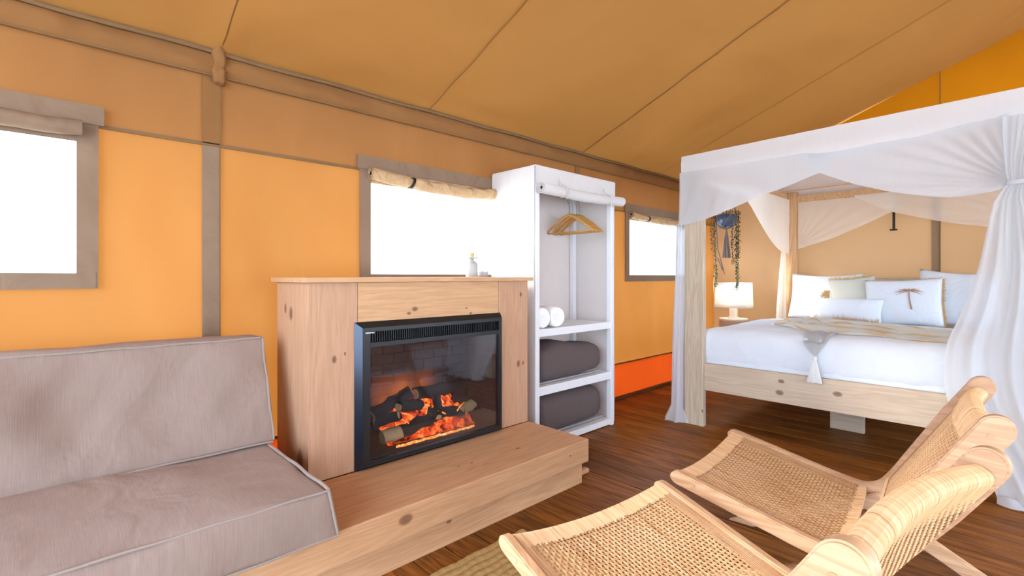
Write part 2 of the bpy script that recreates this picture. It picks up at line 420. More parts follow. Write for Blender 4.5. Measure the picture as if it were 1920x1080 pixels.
# ------------------------------------------------------------------ long canvas wall with three openings
OPEN = [(-1.30, .111), (1.395, 2.62), (4.097, 5.32)]; OZ0, OZ1 = 1.162, 1.765
def wall_grid(bm, xs, zs, ysfn, hole):
    V = {}
    def v(i, k):
        if (i, k) not in V: V[(i, k)] = bm.verts.new((xs[i], ysfn(xs[i], zs[k]), zs[k]))
        return V[(i, k)]
    for i in range(len(xs)-1):
        for k in range(len(zs)-1):
            if hole((xs[i]+xs[i+1])/2, (zs[k]+zs[k+1])/2): continue
            bm.faces.new((v(i, k), v(i+1, k), v(i+1, k+1), v(i, k+1)))
def lin(a, b, step):
    n = max(1, round((b-a)/step)); return [a+(b-a)*i/n for i in range(n+1)]
def merge(*ls):
    s = sorted(x for l in ls for x in l); r = [s[0]]
    for q in s[1:]:
        if q-r[-1] > 1e-4: r.append(q)
    return r
xs = [XN]
for a, b_ in OPEN: xs = merge(xs, lin(xs[-1], a, .05), lin(a, b_, .05))
xs = merge(xs, lin(xs[-1], XF, .05))
SEAMX = [.622, 3.34]
def wr(x, z, hz):
    # canvas hangs in soft diagonal folds between its seams; still at seams and openings
    d = min(abs(z-1.77), abs(z-.33), abs(z-2.2), .25)/.25
    e = min([abs(x-s) for s in SEAMX]+[.2])/.2
    for a, b_ in OPEN:
        if OZ0-.1 < z < OZ1+.1:
            q = max(0, min(1, max(a-x, x-b_)/.15)); e = min(e, q)
    k = noise.noise(Vector((x*3.2+z*1.4, z*.9, 3.1)))*.022+noise.noise(Vector((x*8+z*5, z*2, 9)))*.007
    return WY+.004+(abs(k)*2.6-.006)*d*e
inhole = lambda x, z: any(a < x < b_ for a, b_ in OPEN) and OZ0 < z < OZ1
b = BM(); wall_grid(b, xs, merge(lin(.33, OZ0, .05), lin(OZ0, OZ1, .05), [OZ1, 1.77]), lambda x, z: wr(x, z, 0), inhole)
wl = obj('wall_left', b, M['wall'], smooth=True, kind='structure')
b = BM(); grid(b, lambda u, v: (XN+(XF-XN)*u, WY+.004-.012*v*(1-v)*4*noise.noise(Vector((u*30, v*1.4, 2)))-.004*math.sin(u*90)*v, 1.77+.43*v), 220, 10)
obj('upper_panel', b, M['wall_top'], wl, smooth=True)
b = BM(); grid(b, lambda u, v: (XN+(XF-XN)*u, WY-.012+.012*noise.noise(Vector((u*22, v*2, 5))), .0+.33*v), 160, 6)
obj('groundsheet_skirt', b, M['skirt'], wl, smooth=True)
b = BM(); box(b, XN, XF, WY-.035, WY-.004, 0, .03, .004); obj('baseboard_left', b, wood('dark_batten', '7a4a26', '3e2110', 0), kind='structure')
# stitched seams
b = BM(); wstrip(b, (XN, WY-.006, 1.767), (XF, WY-.006, 1.767), .016, (0, 0, 1), .003); obj('seam_tape', b, M['seam'], wl)
b = BM(); wstrip(b, (XN, WY-.014, .332), (XF, WY-.014, .332), .012, (0, 0, 1), .003); obj('seam_tape', b, M['seam'], wl)
for sx, wdt in ((.585, .072), (3.31, .05)):
    b = BM(); wstrip(b, (sx, WY-.004, .33), (sx, WY-.004, 1.765), wdt, (1, 0, 0), .003); obj('seam_band', b, M['flap'], wl)
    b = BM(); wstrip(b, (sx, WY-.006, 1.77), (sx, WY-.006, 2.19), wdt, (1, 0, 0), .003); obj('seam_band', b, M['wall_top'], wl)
    b = BM(); wstrip(b, (sx+wdt/2, WY-.008, .33), (sx+wdt/2, WY-.008, 2.19), .005, (1, 0, 0), .003); obj('seam_stitch', b, M['seam'], wl)
# eave sleeve with wrinkles and knot cover over the pole
def sleeve(u, v):
    x = XN+(XF-XN)*u; z = 2.085+.115*v
    g = .5 if abs(x-.61) < .06 else 1
    return (x, WY-.012-.022*math.sin(v*PI)*(1+.9*noise.noise(Vector((x*11, v*2, 0)))), z)
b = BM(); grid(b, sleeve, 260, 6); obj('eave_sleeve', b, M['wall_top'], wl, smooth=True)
b = BM(); wstrip(b, (XN, WY-.026, 2.086), (XF, WY-.026, 2.086), .006, (0, 0, 1), .002); obj('seam_tape', b, M['seam'], wl)
b = BM(); tube(b, [(XN+i*.1, WY-.03, 2.196+.003*math.sin(i*.9)) for i in range(86)], .012, 6); obj('eave_rope', b, M['seam'], wl, smooth=True)
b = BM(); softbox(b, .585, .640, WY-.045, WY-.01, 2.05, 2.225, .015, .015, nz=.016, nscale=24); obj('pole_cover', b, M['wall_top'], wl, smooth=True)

# windows
def window(n, a, b_, strapx, grey=False):
    wn = thing('window_%d' % n, None, None, ((a+b_)/2, WY, OZ0), kind='structure')
    mat = M['flap']
    b = BM(); wstrip(b, (a-.085, WY-.018, 1.806), (b_+.085, WY-.018, 1.806), .078, (0, 0, 1), .004); obj('canvas_valance', b, mat, wn)
    for s, xx in ((-1, a-.034), (1, b_+.034)):
        b = BM(); wstrip(b, (xx, WY-.012, 1.10), (xx, WY-.012, 1.77), .068, (1, 0, 0), .004); obj('canvas_border', b, mat, wn)
    b = BM(); wstrip(b, (a-.06, WY-.014, 1.131), (b_+.06, WY-.014, 1.131), .064, (0, 0, 1), .004); obj('canvas_border', b, mat, wn)
    b = BM(); grid(b, lambda u, v: (a-.005+(b_-a+.01)*u, WY+.002+.006*noise.noise(Vector((u*5, v*3, n))), OZ0-.005+(OZ1-OZ0+.01)*v), 16, 8)
    obj('clear_pane', b, M['pane'], wn, smooth=True)
    b = BM(); wstrip(b, (a-.03, WY-.010, 1.735), (b_+.03, WY-.010, 1.735), .085, (0, 0, 1), .003); obj('blind_header', b, M['flap_roll'] if not grey else mat, wn)
    # rolled canvas blind under the valance
    b = BM(); r0 = .036 if n == 2 else .030
    def roll(u, v):
        x = a-.015+(b_-a+.03)*u; ang = 2*PI*v
        s = .030*math.sin(PI*min(1, u*1.15))+.01*noise.noise(Vector((u*6, 0, n)))
        pinch = 1-.28*sum(math.exp(-((x-q)/.03)**2) for q in strapx)
        rr = r0*pinch*(1+.10*noise.noise(Vector((x*11, math.cos(ang)*1.2, math.sin(ang)*1.2))))
        return (x, WY-.045+rr*math.cos(ang), 1.745-s-.004+rr*1.05*math.sin(ang))
    vs = grid(b, roll, 90, 16)
    # spiral end of the roll
    for k in range(3):
        rr = r0*(.92-.25*k); tube(b, [(a-.017, WY-.045+rr*math.cos(t/14*2*PI), 1.741+rr*math.sin(t/14*2*PI)) for t in range(15)], .0028, 5)
    roll_o = obj('rolled_blind', b, M['flap_roll'] if not grey else M['flap'], wn, smooth=True, angle=180)
    bb = BM(); grid(bb, lambda u, v: (a-.008, WY-.045+r0*.9*u*math.cos(2*PI*v), 1.741+r0*.9*u*math.sin(2*PI*v)), 2, 14)
    obj('roll_core', bb, M['blackm'], roll_o)
    for q in strapx:
        u = (q-a+.015)/(b_-a+.03); s = .030*math.sin(PI*min(1, u*1.15)); zc = 1.741-s
        bb = BM(); pts = [(q+.012*math.sin(t/16*2*PI), WY-.045+(r0*.86)*math.cos(t/16*2*PI), zc+(r0*.92)*math.sin(t/16*2*PI)) for t in range(17)]
        for i in range(16):
            p, q2 = Vector(pts[i]), Vector(pts[i+1]); vv = [bb.verts.new(p+Vector((dx, 0, 0))) for dx in (-.009, .009)]+[bb.verts.new(q2+Vector((dx, 0, 0))) for dx in (.009, -.009)]; bb.faces.new(vv)
        bmesh.ops.remove_doubles(bb, verts=bb.verts, dist=1e-4); bmesh.ops.solidify(bb, geom=bb.faces[:], thickness=.003)
        obj('strap', bb, M['blackm'], roll_o)
window(1, *OPEN[0], [-1.0, -.2], True)
window(2, *OPEN[1], [1.65, 2.42])
window(3, *OPEN[2], [4.38, 5.02])
# small white tie hanging at the third window
b = BM(); wstrip(b, (5.12, WY-.07, 1.70), (5.10, WY-.07, 1.50), .022, (1, 0, 0), .002); tube(b, [(5.04, WY-.08, 1.69), (5.08, WY-.09, 1.715), (5.13, WY-.08, 1.70)], .010, 6)
tag(obj('blind_tie', b, M['whitecover']), 'white cloth tie dangling from the rolled blind beside the bed curtain', 'tie')

# far gable wall
def gable(bm, y0, y1, zlo, zhi, ny, nz):
    def f(u, v):
        y = y0+(y1-y0)*u; top = zhi if zhi is not None else roofz(y)
        z = zlo+(top-zlo)*v
        return (XF+.010*noise.noise(Vector((y*2.5, z*1.5, 8)))*min(1, v*6)*min(1, (1-v)*6+(.0)), y, z)
    grid(bm, f, ny, nz)
b = BM(); gable(b, YR, WY+.10, 0, 2.17, 90, 24); wf = obj('wall_far', b, M['gable'], smooth=True, kind='structure')
b = BM()
def gtop(u, v):
    y = YR+(WY-YR)*u; z = 2.17+(roofz(y)+.004-2.17)*v
    return (XF+.010*noise.noise(Vector((y*1.6, z*4.5, 4))), y, z)
grid(b, gtop, 90, 14); obj('gable_panel', b, M['gable_top'], wf, smooth=True)
b = BM(); wstrip(b, (XF-.012, .575, 0), (XF-.012, .575, 2.2), .06, (0, 1, 0), .003); obj('seam_band', b, M['gable_band'], wf)
b = BM(); wstrip(b, (XF-.018, .545, 0), (XF-.018, .545, 3.04), .008, (0, 1, 0), .003); obj('seam_stitch', b, M['seam'], wf)
# ceiling: two canvas slopes running out beyond the eaves, hanging slightly between the seams
RS = [-.95, .61, 1.78, 3.34, 4.65, 6.0]
def rsag(x):
    for a, c in zip(RS, RS[1:]):
        if a <= x <= c:
            t = (x-a)/(c-a); return .016*math.sin(PI*t)
    return 0
def roofL(u, v):
    x = XN-.1+(XF+.6-XN+.1)*u; y = WY+.45-(WY+.45-RIDGE)*v
    z = roofz(y)-(rsag(x)+.035*noise.noise(Vector((x*.9, y*.7, 1))))*(1 if y < WY else 0)*min(1, (WY-y)*4)*min(1, (y-RIDGE)*3)
    if y < WY: z -= .02*math.exp(-((x-.61)/.07)**2)*math.exp(-(WY-y)*2.2) - .012*abs(noise.noise(Vector((x*14, y*1.2, 3))))*math.exp(-(WY-y)*3)
    return (x, y, z+.004)
b = BM(); grid(b, roofL, 240, 60)

grid(b, lambda u, v: (XN-.1+(XF+.6-XN+.1)*u, RIDGE-(RIDGE-YR+.08)*v, roofz(RIDGE-(RIDGE-YR+.08)*v)+.004), 30, 20)
rf = obj('ceiling', b, M['roof'], smooth=True, kind='structure')
for sx, k in ((.615, 0), (1.78, 0), (3.34, 1), (4.65, 0)):
    b = BM(); n = 30
    pts = [Vector((sx+.004*math.sin(i*1.7), WY-.03-(WY-.03-RIDGE)*i/n, 0)) for i in range(n+1)]
    wdt = .0035 if not k else .006
    for p, q in zip(pts, pts[1:]):
        zz = lambda y, x=sx: roofz(y)-.035*noise.noise(Vector((x*.9, y*.7, 1)))-.003
        vv = [b.verts.new((p.x+d, p.y, zz(p.y)-.002)) for d in (-wdt, wdt)]+[b.verts.new((q.x+d, q.y, zz(q.y)-.002)) for d in (wdt, -wdt)]
        b.faces.new(vv)
    obj('roof_seam', b, M['roofseam'], rf)

# right side and near end: canvas with large glazed openings (behind the camera; enlarged so that more daylight fills the room)
b = BM()
ho = [(-1.3, 4.1, 0, 2.1), (4.3, 5.85, .40, 2.15)]
xr = merge(lin(XN, -1.3, .3), lin(-1.3, 4.1, .3), lin(4.1, 4.3, .2), lin(4.3, 5.85, .3), lin(5.85, XF, .3))
wall_grid(b, xr, [0, .40, 1.3, 2.1, 2.15, 2.2], lambda x, z: YR, lambda x, z: any(a < x < c and d < z < e for a, c, d, e in ho))
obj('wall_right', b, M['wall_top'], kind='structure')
b = BM()
def ng(y0, y1, z0, z1f):
    grid(b, lambda u, v: (XN, y0+(y1-y0)*u, z0+(z1f(y0+(y1-y0)*u)-z0)*v), 12, 4)
ng(YR, -2.4, 0, lambda y: 2.2); ng(2.0, WY, 0, lambda y: 2.2); ng(YR, -2.4, 2.2, roofz); ng(2.0, WY, 2.2, roofz)
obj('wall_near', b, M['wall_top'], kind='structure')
d1 = thing('door_1', None, None, (1.4, YR, 0), kind='structure')
for xx in (-1.27, .05, 1.37, 2.72, 4.07):
    b = BM(); box(b, xx-.035, xx+.035, YR-.03, YR+.03, 0, 2.07, .004); obj('door_stile', b, M['frame_w'], d1)
for zz in (.05, 2.06):
    b = BM(); box(b, -1.3, 4.1, YR-.03, YR+.03, zz-.04, zz+.04, .004); obj('door_rail', b, M['frame_w'], d1)
for xa, xb in ((-1.235, .015), (.085, 1.335), (1.405, 2.685), (2.755, 4.035)):
    b = BM(); box(b, xa, xb, YR-.003, YR+.003, .09, 2.02); obj('door_pane', b, M['pane'], d1)

# outside
b = BM(); grid(b, lambda u, v: (-120+240*u, -120+240*v, -.30+.05*noise.noise(Vector((u*40, v*40, 0)))), 60, 60); obj('ground', b, M['ground'], smooth=True, kind='structure')
b = BM()
def hillf(u, v):
    a = 2*PI*u; r = 95-20*v; h = (.6+1.0*noise.noise(Vector((math.cos(a)*5, math.sin(a)*5, 2)))+.5*noise.noise(Vector((math.cos(a)*22, math.sin(a)*22, 5))))
    return (r*math.cos(a), r*math.sin(a), -.3+max(.0, 6+5*h)*(1-v)**1.5)
grid(b, hillf, 160, 6, closeu=True); obj('distant_hills', b, M['hill'], smooth=True, kind='structure')

# ------------------------------------------------------------------ bench platform
bn = thing('timber_bench', 'long thick pine hearth bench running from under the sofa past the fireplace', 'bench', (.5, 1.9, 0))
b = BM(); box(b, -1.4, 2.19, 1.668, 2.128, .13, .255, .006); obj('bench_top', b, M['bench'], bn)
b = BM(); box(b, -1.4, .82, 2.129, 2.60, .13, .255, .006); obj('bench_top', b, M['bench'], bn)
b = BM(); box(b, -1.39, 2.186, 1.712, 1.752, 0, .13, .003); obj('plinth_board', b, M['bench'], bn)
b = BM(); box(b, 2.13, 2.232, 1.756, 1.80, 0.0305, .1295, .003); obj('end_board', b, M['bench'], bn)
b = BM(); softbox(b, 2.13, 2.33, 1.765, 1.81, 0, .03, .014, .02); obj('end_foot', b, M['bench'], bn, smooth=True)
b = BM(); box(b, -1.39, .80, 2.50, 2.54, 0, .13, .003); obj('plinth_board', b, M['bench'], bn)

# ------------------------------------------------------------------ fireplace
fp = thing('electric_fireplace', 'knotty pine fireplace surround with black electric insert and glowing logs', 'fireplace', (1.51, 2.3, 0))
def part(name, dims, mat, bev=.002, parent=None, **k):
    b = BM(); box(b, *dims, bev); return obj(name, b, mat, parent or fp, **k)
part('mantel_shelf', (.812, 2.20, 2.098, 2.53, 1.122, 1.145), M['pine_h'], .004)
part('side_panel', (.835, .860, 2.152, 2.51, 0, 1.1215), M['pine'])
part('side_panel', (2.155, 2.18, 2.152, 2.51, 0, 1.1215), M['pine'])
part('front_stile', (.835, 1.061, 2.13, 2.151, .256, 1.1215), M['pine'])
part('front_stile', (1.939, 2.18, 2.13, 2.151, .256, 1.1215), M['pine'])
part('header_panel', (1.063, 1.937, 2.132, 2.151, .93, 1.1215), M['pine_h'])
part('back_panel', (.862, 2.153, 2.50, 2.512, 0, 1.12), M['pine'])
# insert frame: bevelled surround
X0, X1, Z0, Z1 = 1.045, 1.947, .258, .938
def bevelbar(name, outer, inner, mat):
    b = BM(); vs = [b.verts.new(p) for p in outer+inner]
    b.faces.new((vs[0], vs[1], vs[3], vs[2])) if False else None
    b.faces.new([vs[0], vs[1], vs[2], vs[3]])
    bmesh.ops.recalc_face_normals(b, faces=b.faces[:]); bmesh.ops.solidify(b, geom=b.faces[:], thickness=.003)
    return obj(name, b, mat, fp)
yo, yi, t_ = 2.129, 2.098, .026
bevelbar('frame_bevel', [(X0, yo, Z0), (X0, yo, Z1)], [(X0+t_, yi, Z1-t_), (X0+t_, yi, Z0+t_*.6)], M['bevel'])
bevelbar('frame_bevel', [(X1, yo, Z0), (X1, yo, Z1)], [(X1-t_*.5, yi, Z1-t_), (X1-t_*.5, yi, Z0+t_*.6)], M['bevel'])
bevelbar('frame_bevel', [(X0, yo, Z1), (X1, yo, Z1)], [(X1-t_*.5, yi, Z1-t_), (X0+t_, yi, Z1-t_)], M['blackm'])
bevelbar('frame_bevel', [(X0, yo, Z0), (X1, yo, Z0)], [(X1-t_*.5, yi, Z0+t_*.6), (X0+t_, yi, Z0+t_*.6)], M['blackm'])
b = BM()
gx0, gx1, gz0, gz1 = 1.108, 1.912, .292, .820
for d in ((X0+t_, gx0, yi, yo, Z0+.015, Z1-t_), (gx1, X1-.013, yi, yo, Z0+.015, Z1-t_), (gx0, gx1, yi, yo, Z0+.015, gz0), (gx0, gx1, yi, yo, .893, Z1-t_), (gx0, gx1, yi, yo, gz1, .842)): box(b, *d, .001)
obj('insert_frame', b, M['black'], fp)
vg = part('vent_grille', (gx0, gx1, 2.122, 2.127, .842, .893), M['blackm'], 0)
fin = None
for i in range(66):
    x = gx0+.006+i*.0121
    if fin is None:
        b = BM(); box(b, -.0016, .0016, -.010, 0, 0, .049); fin = obj('vent_fin', b, M['black'], vg, local=True); fin.location = Vector((x, 2.120, .8435))-Vector(fp.location)
    else:
        o = fin.copy(); COL.objects.link(o); o.parent = vg; o.location = Vector((x, 2.120, .8435))-Vector(fp.location)
fin.location = Vector((gx0+.006, 2.120, .8435))-Vector(fp.location)
b = BM(); xx = 1.084
for wl_ in (.004, .002, .005, .003, .004, .003, .002, .004, .005): box(b, xx, xx+wl_, 2.0965, 2.0975, .886, .891); xx += wl_+.0015
obj('badge_lettering', b, plain('pale_badge', (.75, .75, .75, 1), .4), fp)
# firebox
fb = thing('firebox', None, None); fb.parent = fp
b = BM(); box(b, gx0-.02, gx1+.02, 2.44, 2.455, .26, .90)
box(b, gx0-.035, gx0-.02, 2.13, 2.455, .26, .90); box(b, gx1+.02, gx1+.035, 2.13, 2.455, .26, .90)
box(b, gx0-.035, gx1+.035, 2.13, 2.455, .885, .90); box(b, gx0-.035, gx1+.035, 2.13, 2.455, .262, .275)
fb2 = obj('firebox_liner', b, M['mortar'], fp); bpy.data.objects.remove(fb)
lc = Vector(fp.location); bp = None
bh = .052; nrow = 11
for r_ in range(nrow):
    z = .277+r_*(bh+.004); k = 0; off = .065 if r_ % 2 else 0
    for i in range(7):
        xa = gx0-.018+i*.134-off; xb = xa+.130; xa = max(xa, gx0-.018); xb = min(xb, gx1+.018)
        if xb-xa < .02: continue
        b = BM(); box(b, xa, xb, 2.433+random.uniform(-.002, .002), 2.44, z, z+bh, .002); obj('brick', b, M['brick'], fb2)
    for sx in (gx0-.0195, gx1+.0125):
        for i in range(3):
            ya = 2.135+i*.134-off; yb = min(ya+.130, 2.43); ya = max(2.133, ya)
            if yb-ya < .02: continue
            b = BM(); box(b, sx, sx+.007, ya, yb, z, z+bh, .002); obj('brick', b, M['brick'], fb2)
b = BM(); box(b, gx0-.004, gx1+.004, 2.108, 2.112, gz0-.004, gz1+.004); obj('glass_front', b, M['fireglass'], fp)
# logs
def log(name, p, q, r, mat, seed, endmat=None):
    b = BM(); n = 10; p, q = Vector(p), Vector(q)
    pts = [p.lerp(q, i/n)+Vector((noise.noise(Vector((i*.5, seed, 0))), 0, noise.noise(Vector((i*.5, seed, 5)))))*r*.35 for i in range(n+1)]
    tube(b, pts, [r*(1+.18*noise.noise(Vector((i*.9, seed, 9)))) for i in range(n+1)], 12)
    for v in b.verts: v.co += Vector((noise.noise(v.co*60), noise.noise(v.co*60+Vector((5, 0, 0))), noise.noise(v.co*60+Vector((0, 9, 0)))))*r*.16
    o = obj(name, b, mat, fp, smooth=True, angle=70)
    if endmat:
        d = (q-p).normalized()
        bb = BM(); tube(bb, [p-d*.003, p+d*.002], r*.78, 10); obj('cut_end', bb, endmat, o)
        bb = BM(); tube(bb, [q-d*.002, q+d*.003], r*.78, 10); obj('cut_end', bb, endmat, o)
    return o
log('log', (1.24, 2.23, .345), (1.34, 2.225, .35), .034, M['birch'], 1)
log('log', (1.33, 2.23, .345), (1.62, 2.29, .365), .034, M['bark'], 2)
log('log', (1.74, 2.24, .375), (1.85, 2.26, .40), .028, M['birch'], 3)
log('log', (1.55, 2.28, .40), (1.76, 2.24, .375), .03, M['bark'], 4)
log('log', (1.25, 2.34, .43), (1.45, 2.30, .53), .033, M['bark'], 5, M['birch'])
log('log', (1.50, 2.33, .50), (1.86, 2.37, .49), .036, M['bark'], 6, M['birch'])
log('log', (1.24, 2.30, .40), (1.33, 2.22, .44), .026, M['bark'], 7, M['birch'])
log('log', (1.36, 2.27, .47), (1.52, 2.32, .44), .03, M['bark'], 8, M['birch'])
log('log', (1.62, 2.30, .47), (1.56, 2.20, .39), .024, M['bark'], 9, M['birch'])
log('log', (1.22, 2.36, .34), (1.9, 2.38, .36), .05, M['bark'], 10)
log('log', (1.78, 2.35, .44), (1.92, 2.30, .36), .03, M['bark'], 12)
def embers(u, v):
    x = 1.27+.56*u; y = 2.20+.18*v
    z = .285+.21*v*(1-abs(u-.5)**2*1.8)+.030*noise.noise(Vector((x*22, y*22, 3)))+.02*noise.noise(Vector((x*50, y*50, 3)))
    return (x, y, z)
b = BM(); grid(b, embers, 60, 24); obj('ember_bed', b, M['ember'], fp, smooth=True)
b = BM(); box(b, gx0, gx1, 2.125, 2.43, .272, .296, .003); obj('ash_tray', b, M['bark'], fp)
b = BM(); pts = [(1.285+.5*i/40, 2.165+.004*math.sin(i), .302+.005*noise.noise(Vector((i*.7, 0, 0)))) for i in range(41)]
tube(b, pts, [.006+.004*abs(noise.noise(Vector((i*.6, 3, 0)))) for i in range(41)], 6); obj('ember_strip', b, M['emberline'], fp, smooth=True)
for i in range(14):  # little tongues of flame between the logs
    x = 1.33+.42*random.random(); y = random.uniform(2.2, 2.3); z = .35+.10*random.random(); h_ = random.uniform(.02, .06); d = random.uniform(-.03, .03)
    b = BM(); tube(b, [(x, y, z), (x+d, y+.005, z+h_*.5), (x+d*2.2, y, z+h_)], [.004, .0035, .001], 5); obj('flame', b, M['emberline'], fp, smooth=True)
b = BM()
def flamesheet(u, v):
    x = 1.22+.50*u; hh = .10+.07*math.sin(PI*u)*(1+.5*noise.noise(Vector((u*7, 0, 1))))
    return (x, 2.40+.01*math.sin(u*9), .46+hh*v*1.35)
grid(b, flamesheet, 40, 10)
m_, n_, l_, o_ = newmat('flame_glow')
g_ = n_.new('ShaderNodeNewGeometry'); s_ = n_.new('ShaderNodeSeparateXYZ'); l_.new(g_.outputs['Position'], s_.inputs[0])
fz = ramp(n_, l_, math_n(n_, l_, 'MULTIPLY', math_n(n_, l_, 'SUBTRACT', s_.outputs['Z'], .46), 6.0), [(0, (1, 1, 1)), (.55, (.7, .7, .7)), (1, (0, 0, 0))])
xc = math_n(n_, l_, 'ABSOLUTE', math_n(n_, l_, 'MULTIPLY', math_n(n_, l_, 'SUBTRACT', s_.outputs['X'], 1.47), 4.0))
fx = ramp(n_, l_, xc, [(0, (1, 1, 1)), (.5, (.7, .7, .7)), (1, (0, 0, 0))])
v_, _s = coords(n_, l_, 'world', (12, 12, 7)); nz_ = noise_n(n_, l_, v_, 1, 3)
st = math_n(n_, l_, 'MULTIPLY', math_n(n_, l_, 'MULTIPLY', fz, fx), math_n(n_, l_, 'MULTIPLY', nz_, 1.0))
e_ = n_.new('ShaderNodeEmission'); e_.inputs[0].default_value = (1, .22, .02, 1); l_.new(st, e_.inputs[1])
t__ = n_.new('ShaderNodeBsdfTransparent'); a_ = n_.new('ShaderNodeAddShader'); l_.new(e_.outputs[0], a_.inputs[0]); l_.new(t__.outputs[0], a_.inputs[1]); l_.new(a_.outputs[0], o_.inputs[0])
obj('flame', b, m_, fp, smooth=True)

# ------------------------------------------------------------------ things on the mantel
bt = thing('ceramic_bottle', 'small white ceramic bottle with a wide flat lip and a cork', 'bottle', (1.875, 2.30, 1.146))
b = BM(); lathe(b, [(.034, 0), (.036, .006), (.036, .070), (.031, .086), (.014, .099), (.012, .108), (.040, .112), (.041, .117), (.012, .118)], (1.875, 2.30, 1.146), 28); obj('body', b, M['ceramic'], bt, smooth=True, angle=60)
b = BM(); lathe(b, [(.014, .117), (.017, .142), (.016, .145), (0, .145)], (1.875, 2.30, 1.146), 16); obj('cork', b, M['cork'], bt, smooth=True)
cp = thing('small_cup', 'small low cream cup with a thin ring handle standing right of the bottle', 'cup', (1.985, 2.33, 1.146))
b = BM(); lathe(b, [(.030, 0), (.034, .004), (.036, .034), (.033, .034), (.030, .006), (0, .006)], (1.985, 2.33, 1.146), 24); obj('bowl', b, M['ceramic'], cp, smooth=True)
b = BM(); tube(b, [(1.944+.020*math.cos(t/16*2*PI)*.75, 2.315+.014*math.cos(t/16*2*PI)*-.6, 1.174+.022*math.sin(t/16*2*PI)) for t in range(17)], .0028, 6); obj('ring_handle', b, M['ceramic'], cp, smooth=True)

# ------------------------------------------------------------------ sofa
sf = thing('sofa', 'greige linen bench sofa with loose back cushion at the left of the fireplace', 'sofa', (-.3, 2.0, .255))
def seatfn(w_, u):
    # front face leans, right end tapers slightly
    w_.x += -.035*(u[2]+1)*.5*(1 if u[0] > 0 else 0)*max(0, u[0])
    w_.z += .014*noise.noise(Vector((w_.x*3.5, w_.y*3, 1)))
    if u[2] < .2: w_.z = max(w_.z, .2565)
    return w_
b = BM(); softbox(b, -1.35, .748, 1.628, 2.46, .256, .43, .022, .035, puff=(.006, .022, .022), nz=.006, nscale=5, fn=seatfn)
seat = obj('seat_cushion', b, M['sofa'], sf, smooth=True, angle=180)
def weltline(pts, parent, r=.004, name='piping'):
    b = BM(); tube(b, pts, r, 6); return obj(name, b, M['welt'], parent, smooth=True)
def wob(i): return .0012*math.sin(i*.8)
weltline([(-1.33+2.04*i/60, 1.631+wob(i), .427+wob(i*1.3)) for i in range(61)], seat)
weltline([(.709+.0012*math.sin(i*.6), 1.634+.79*i/40, .428+.002*math.sin(i*.5)+.004*math.sin(PI*i/40)) for i in range(41)], seat, .006)
weltline([(.709+.032*i/10, 1.634, .426-.16*i/10) for i in range(11)], seat, .006)
weltline([(-1.33+2.07*i/60, 1.631+wob(i), .264) for i in range(61)], seat)
sh = R(12)
def backfn(w_, u):
    z0 = .44; dz = w_.z-z0
    w_.y += dz*.36
    w_.z += -.012*(1 if u[0] > .5 else 0)*0
    k = noise.noise(Vector((w_.x*4.2+dz*2.6, dz*2.0, 2)))*.060+noise.noise(Vector((w_.x*9-dz*7, dz*3, 7)))*.022-.018*max(0, 1-dz/.12)*abs(noise.noise(Vector((w_.x*14, 3, 1))))
    f = max(0, 1-abs(u[2])**4)*max(0, 1-abs(u[0])**8)*(1 if u[1] < 0 else 0)*abs(u[1])
    w_.y += k*f
    return w_
b = BM(); softbox(b, -1.35, .735, 2.225, 2.38, .44, .878, .020, .03, puff=(.006, .035, .008), nz=.004, nscale=6, fn=backfn)
bk = obj('back_cushion', b, M['sofa'], sf, smooth=True, angle=180)
weltline([(-1.33+2.05*i/60, 2.222+.158+wob(i)*.6, .874+wob(i*1.1)) for i in range(61)], bk)
weltline([(-1.33+2.05*i/60, 2.216+wob(i), .449+.5*wob(i)) for i in range(61)], bk)
weltline([(.728+.002*math.sin(i), 2.232+.150*i/14, .45+.42*i/14) for i in range(15)], bk, .005)
weltline([(.728, 2.385+.14*i/6, .872+.002*math.sin(i)) for i in range(7)], bk)

# ------------------------------------------------------------------ wardrobe
wx0, wx1, wy0, wy1, wh = 2.34, 3.225, 2.215, 2.625, 1.87
wd = thing('open_wardrobe', 'white slatted wardrobe with cloth cover and rolled up front curtain', 'wardrobe', ((wx0+wx1)/2, (wy0+wy1)/2, 0))
ps = .040
for (px_, py_) in ((wx0, wy0), (wx1-ps, wy0), (wx0, wy1-ps), (wx1-ps, wy1-ps)):
    b = BM(); box(b, px_, px_+ps, py_, py_+ps, 0, wh-.006, .003); obj('post', b, M['white'], wd)
for zt, th in ((.800, .052), (.417, .058), (.055, .045)):
    for yy in (wy0+.002, wy1-.022):
        b = BM(); box(b, wx0+ps, wx1-ps, yy, yy+.020, zt-th, zt, .002); obj('shelf_rail', b, M['white'], wd)
    for xx in (wx0+.004, wx1-.024):
        b = BM(); box(b, xx, xx+.018, wy0+ps, wy1-ps, zt-th, zt-.014, .002); obj('side_rail', b, M['white'], wd)
    for i in range(6):
        yy = wy0+.034+i*.060
        b = BM(); box(b, wx0+.004+(0 if .045 < yy-wy0 < .33 else ps), wx1-.004-(0 if .045 < yy-wy0 < .33 else ps), yy, yy+.036, zt-.012, zt-.001, .001); obj('slat', b, M['white'], wd)
for xx in (wx0+.004, wx1-.024):
    b = BM(); box(b, xx, xx+.018, wy0+ps, wy1-ps, wh-.05, wh-.01, .002); obj('side_rail', b, M['white'], wd)
b = BM(); tube(b, [(wx0+.02, 2.42, 1.745), (wx1-.02, 2.42, 1.745)], .009, 10); obj('hanging_rod', b, M['steel'], wd, smooth=True)
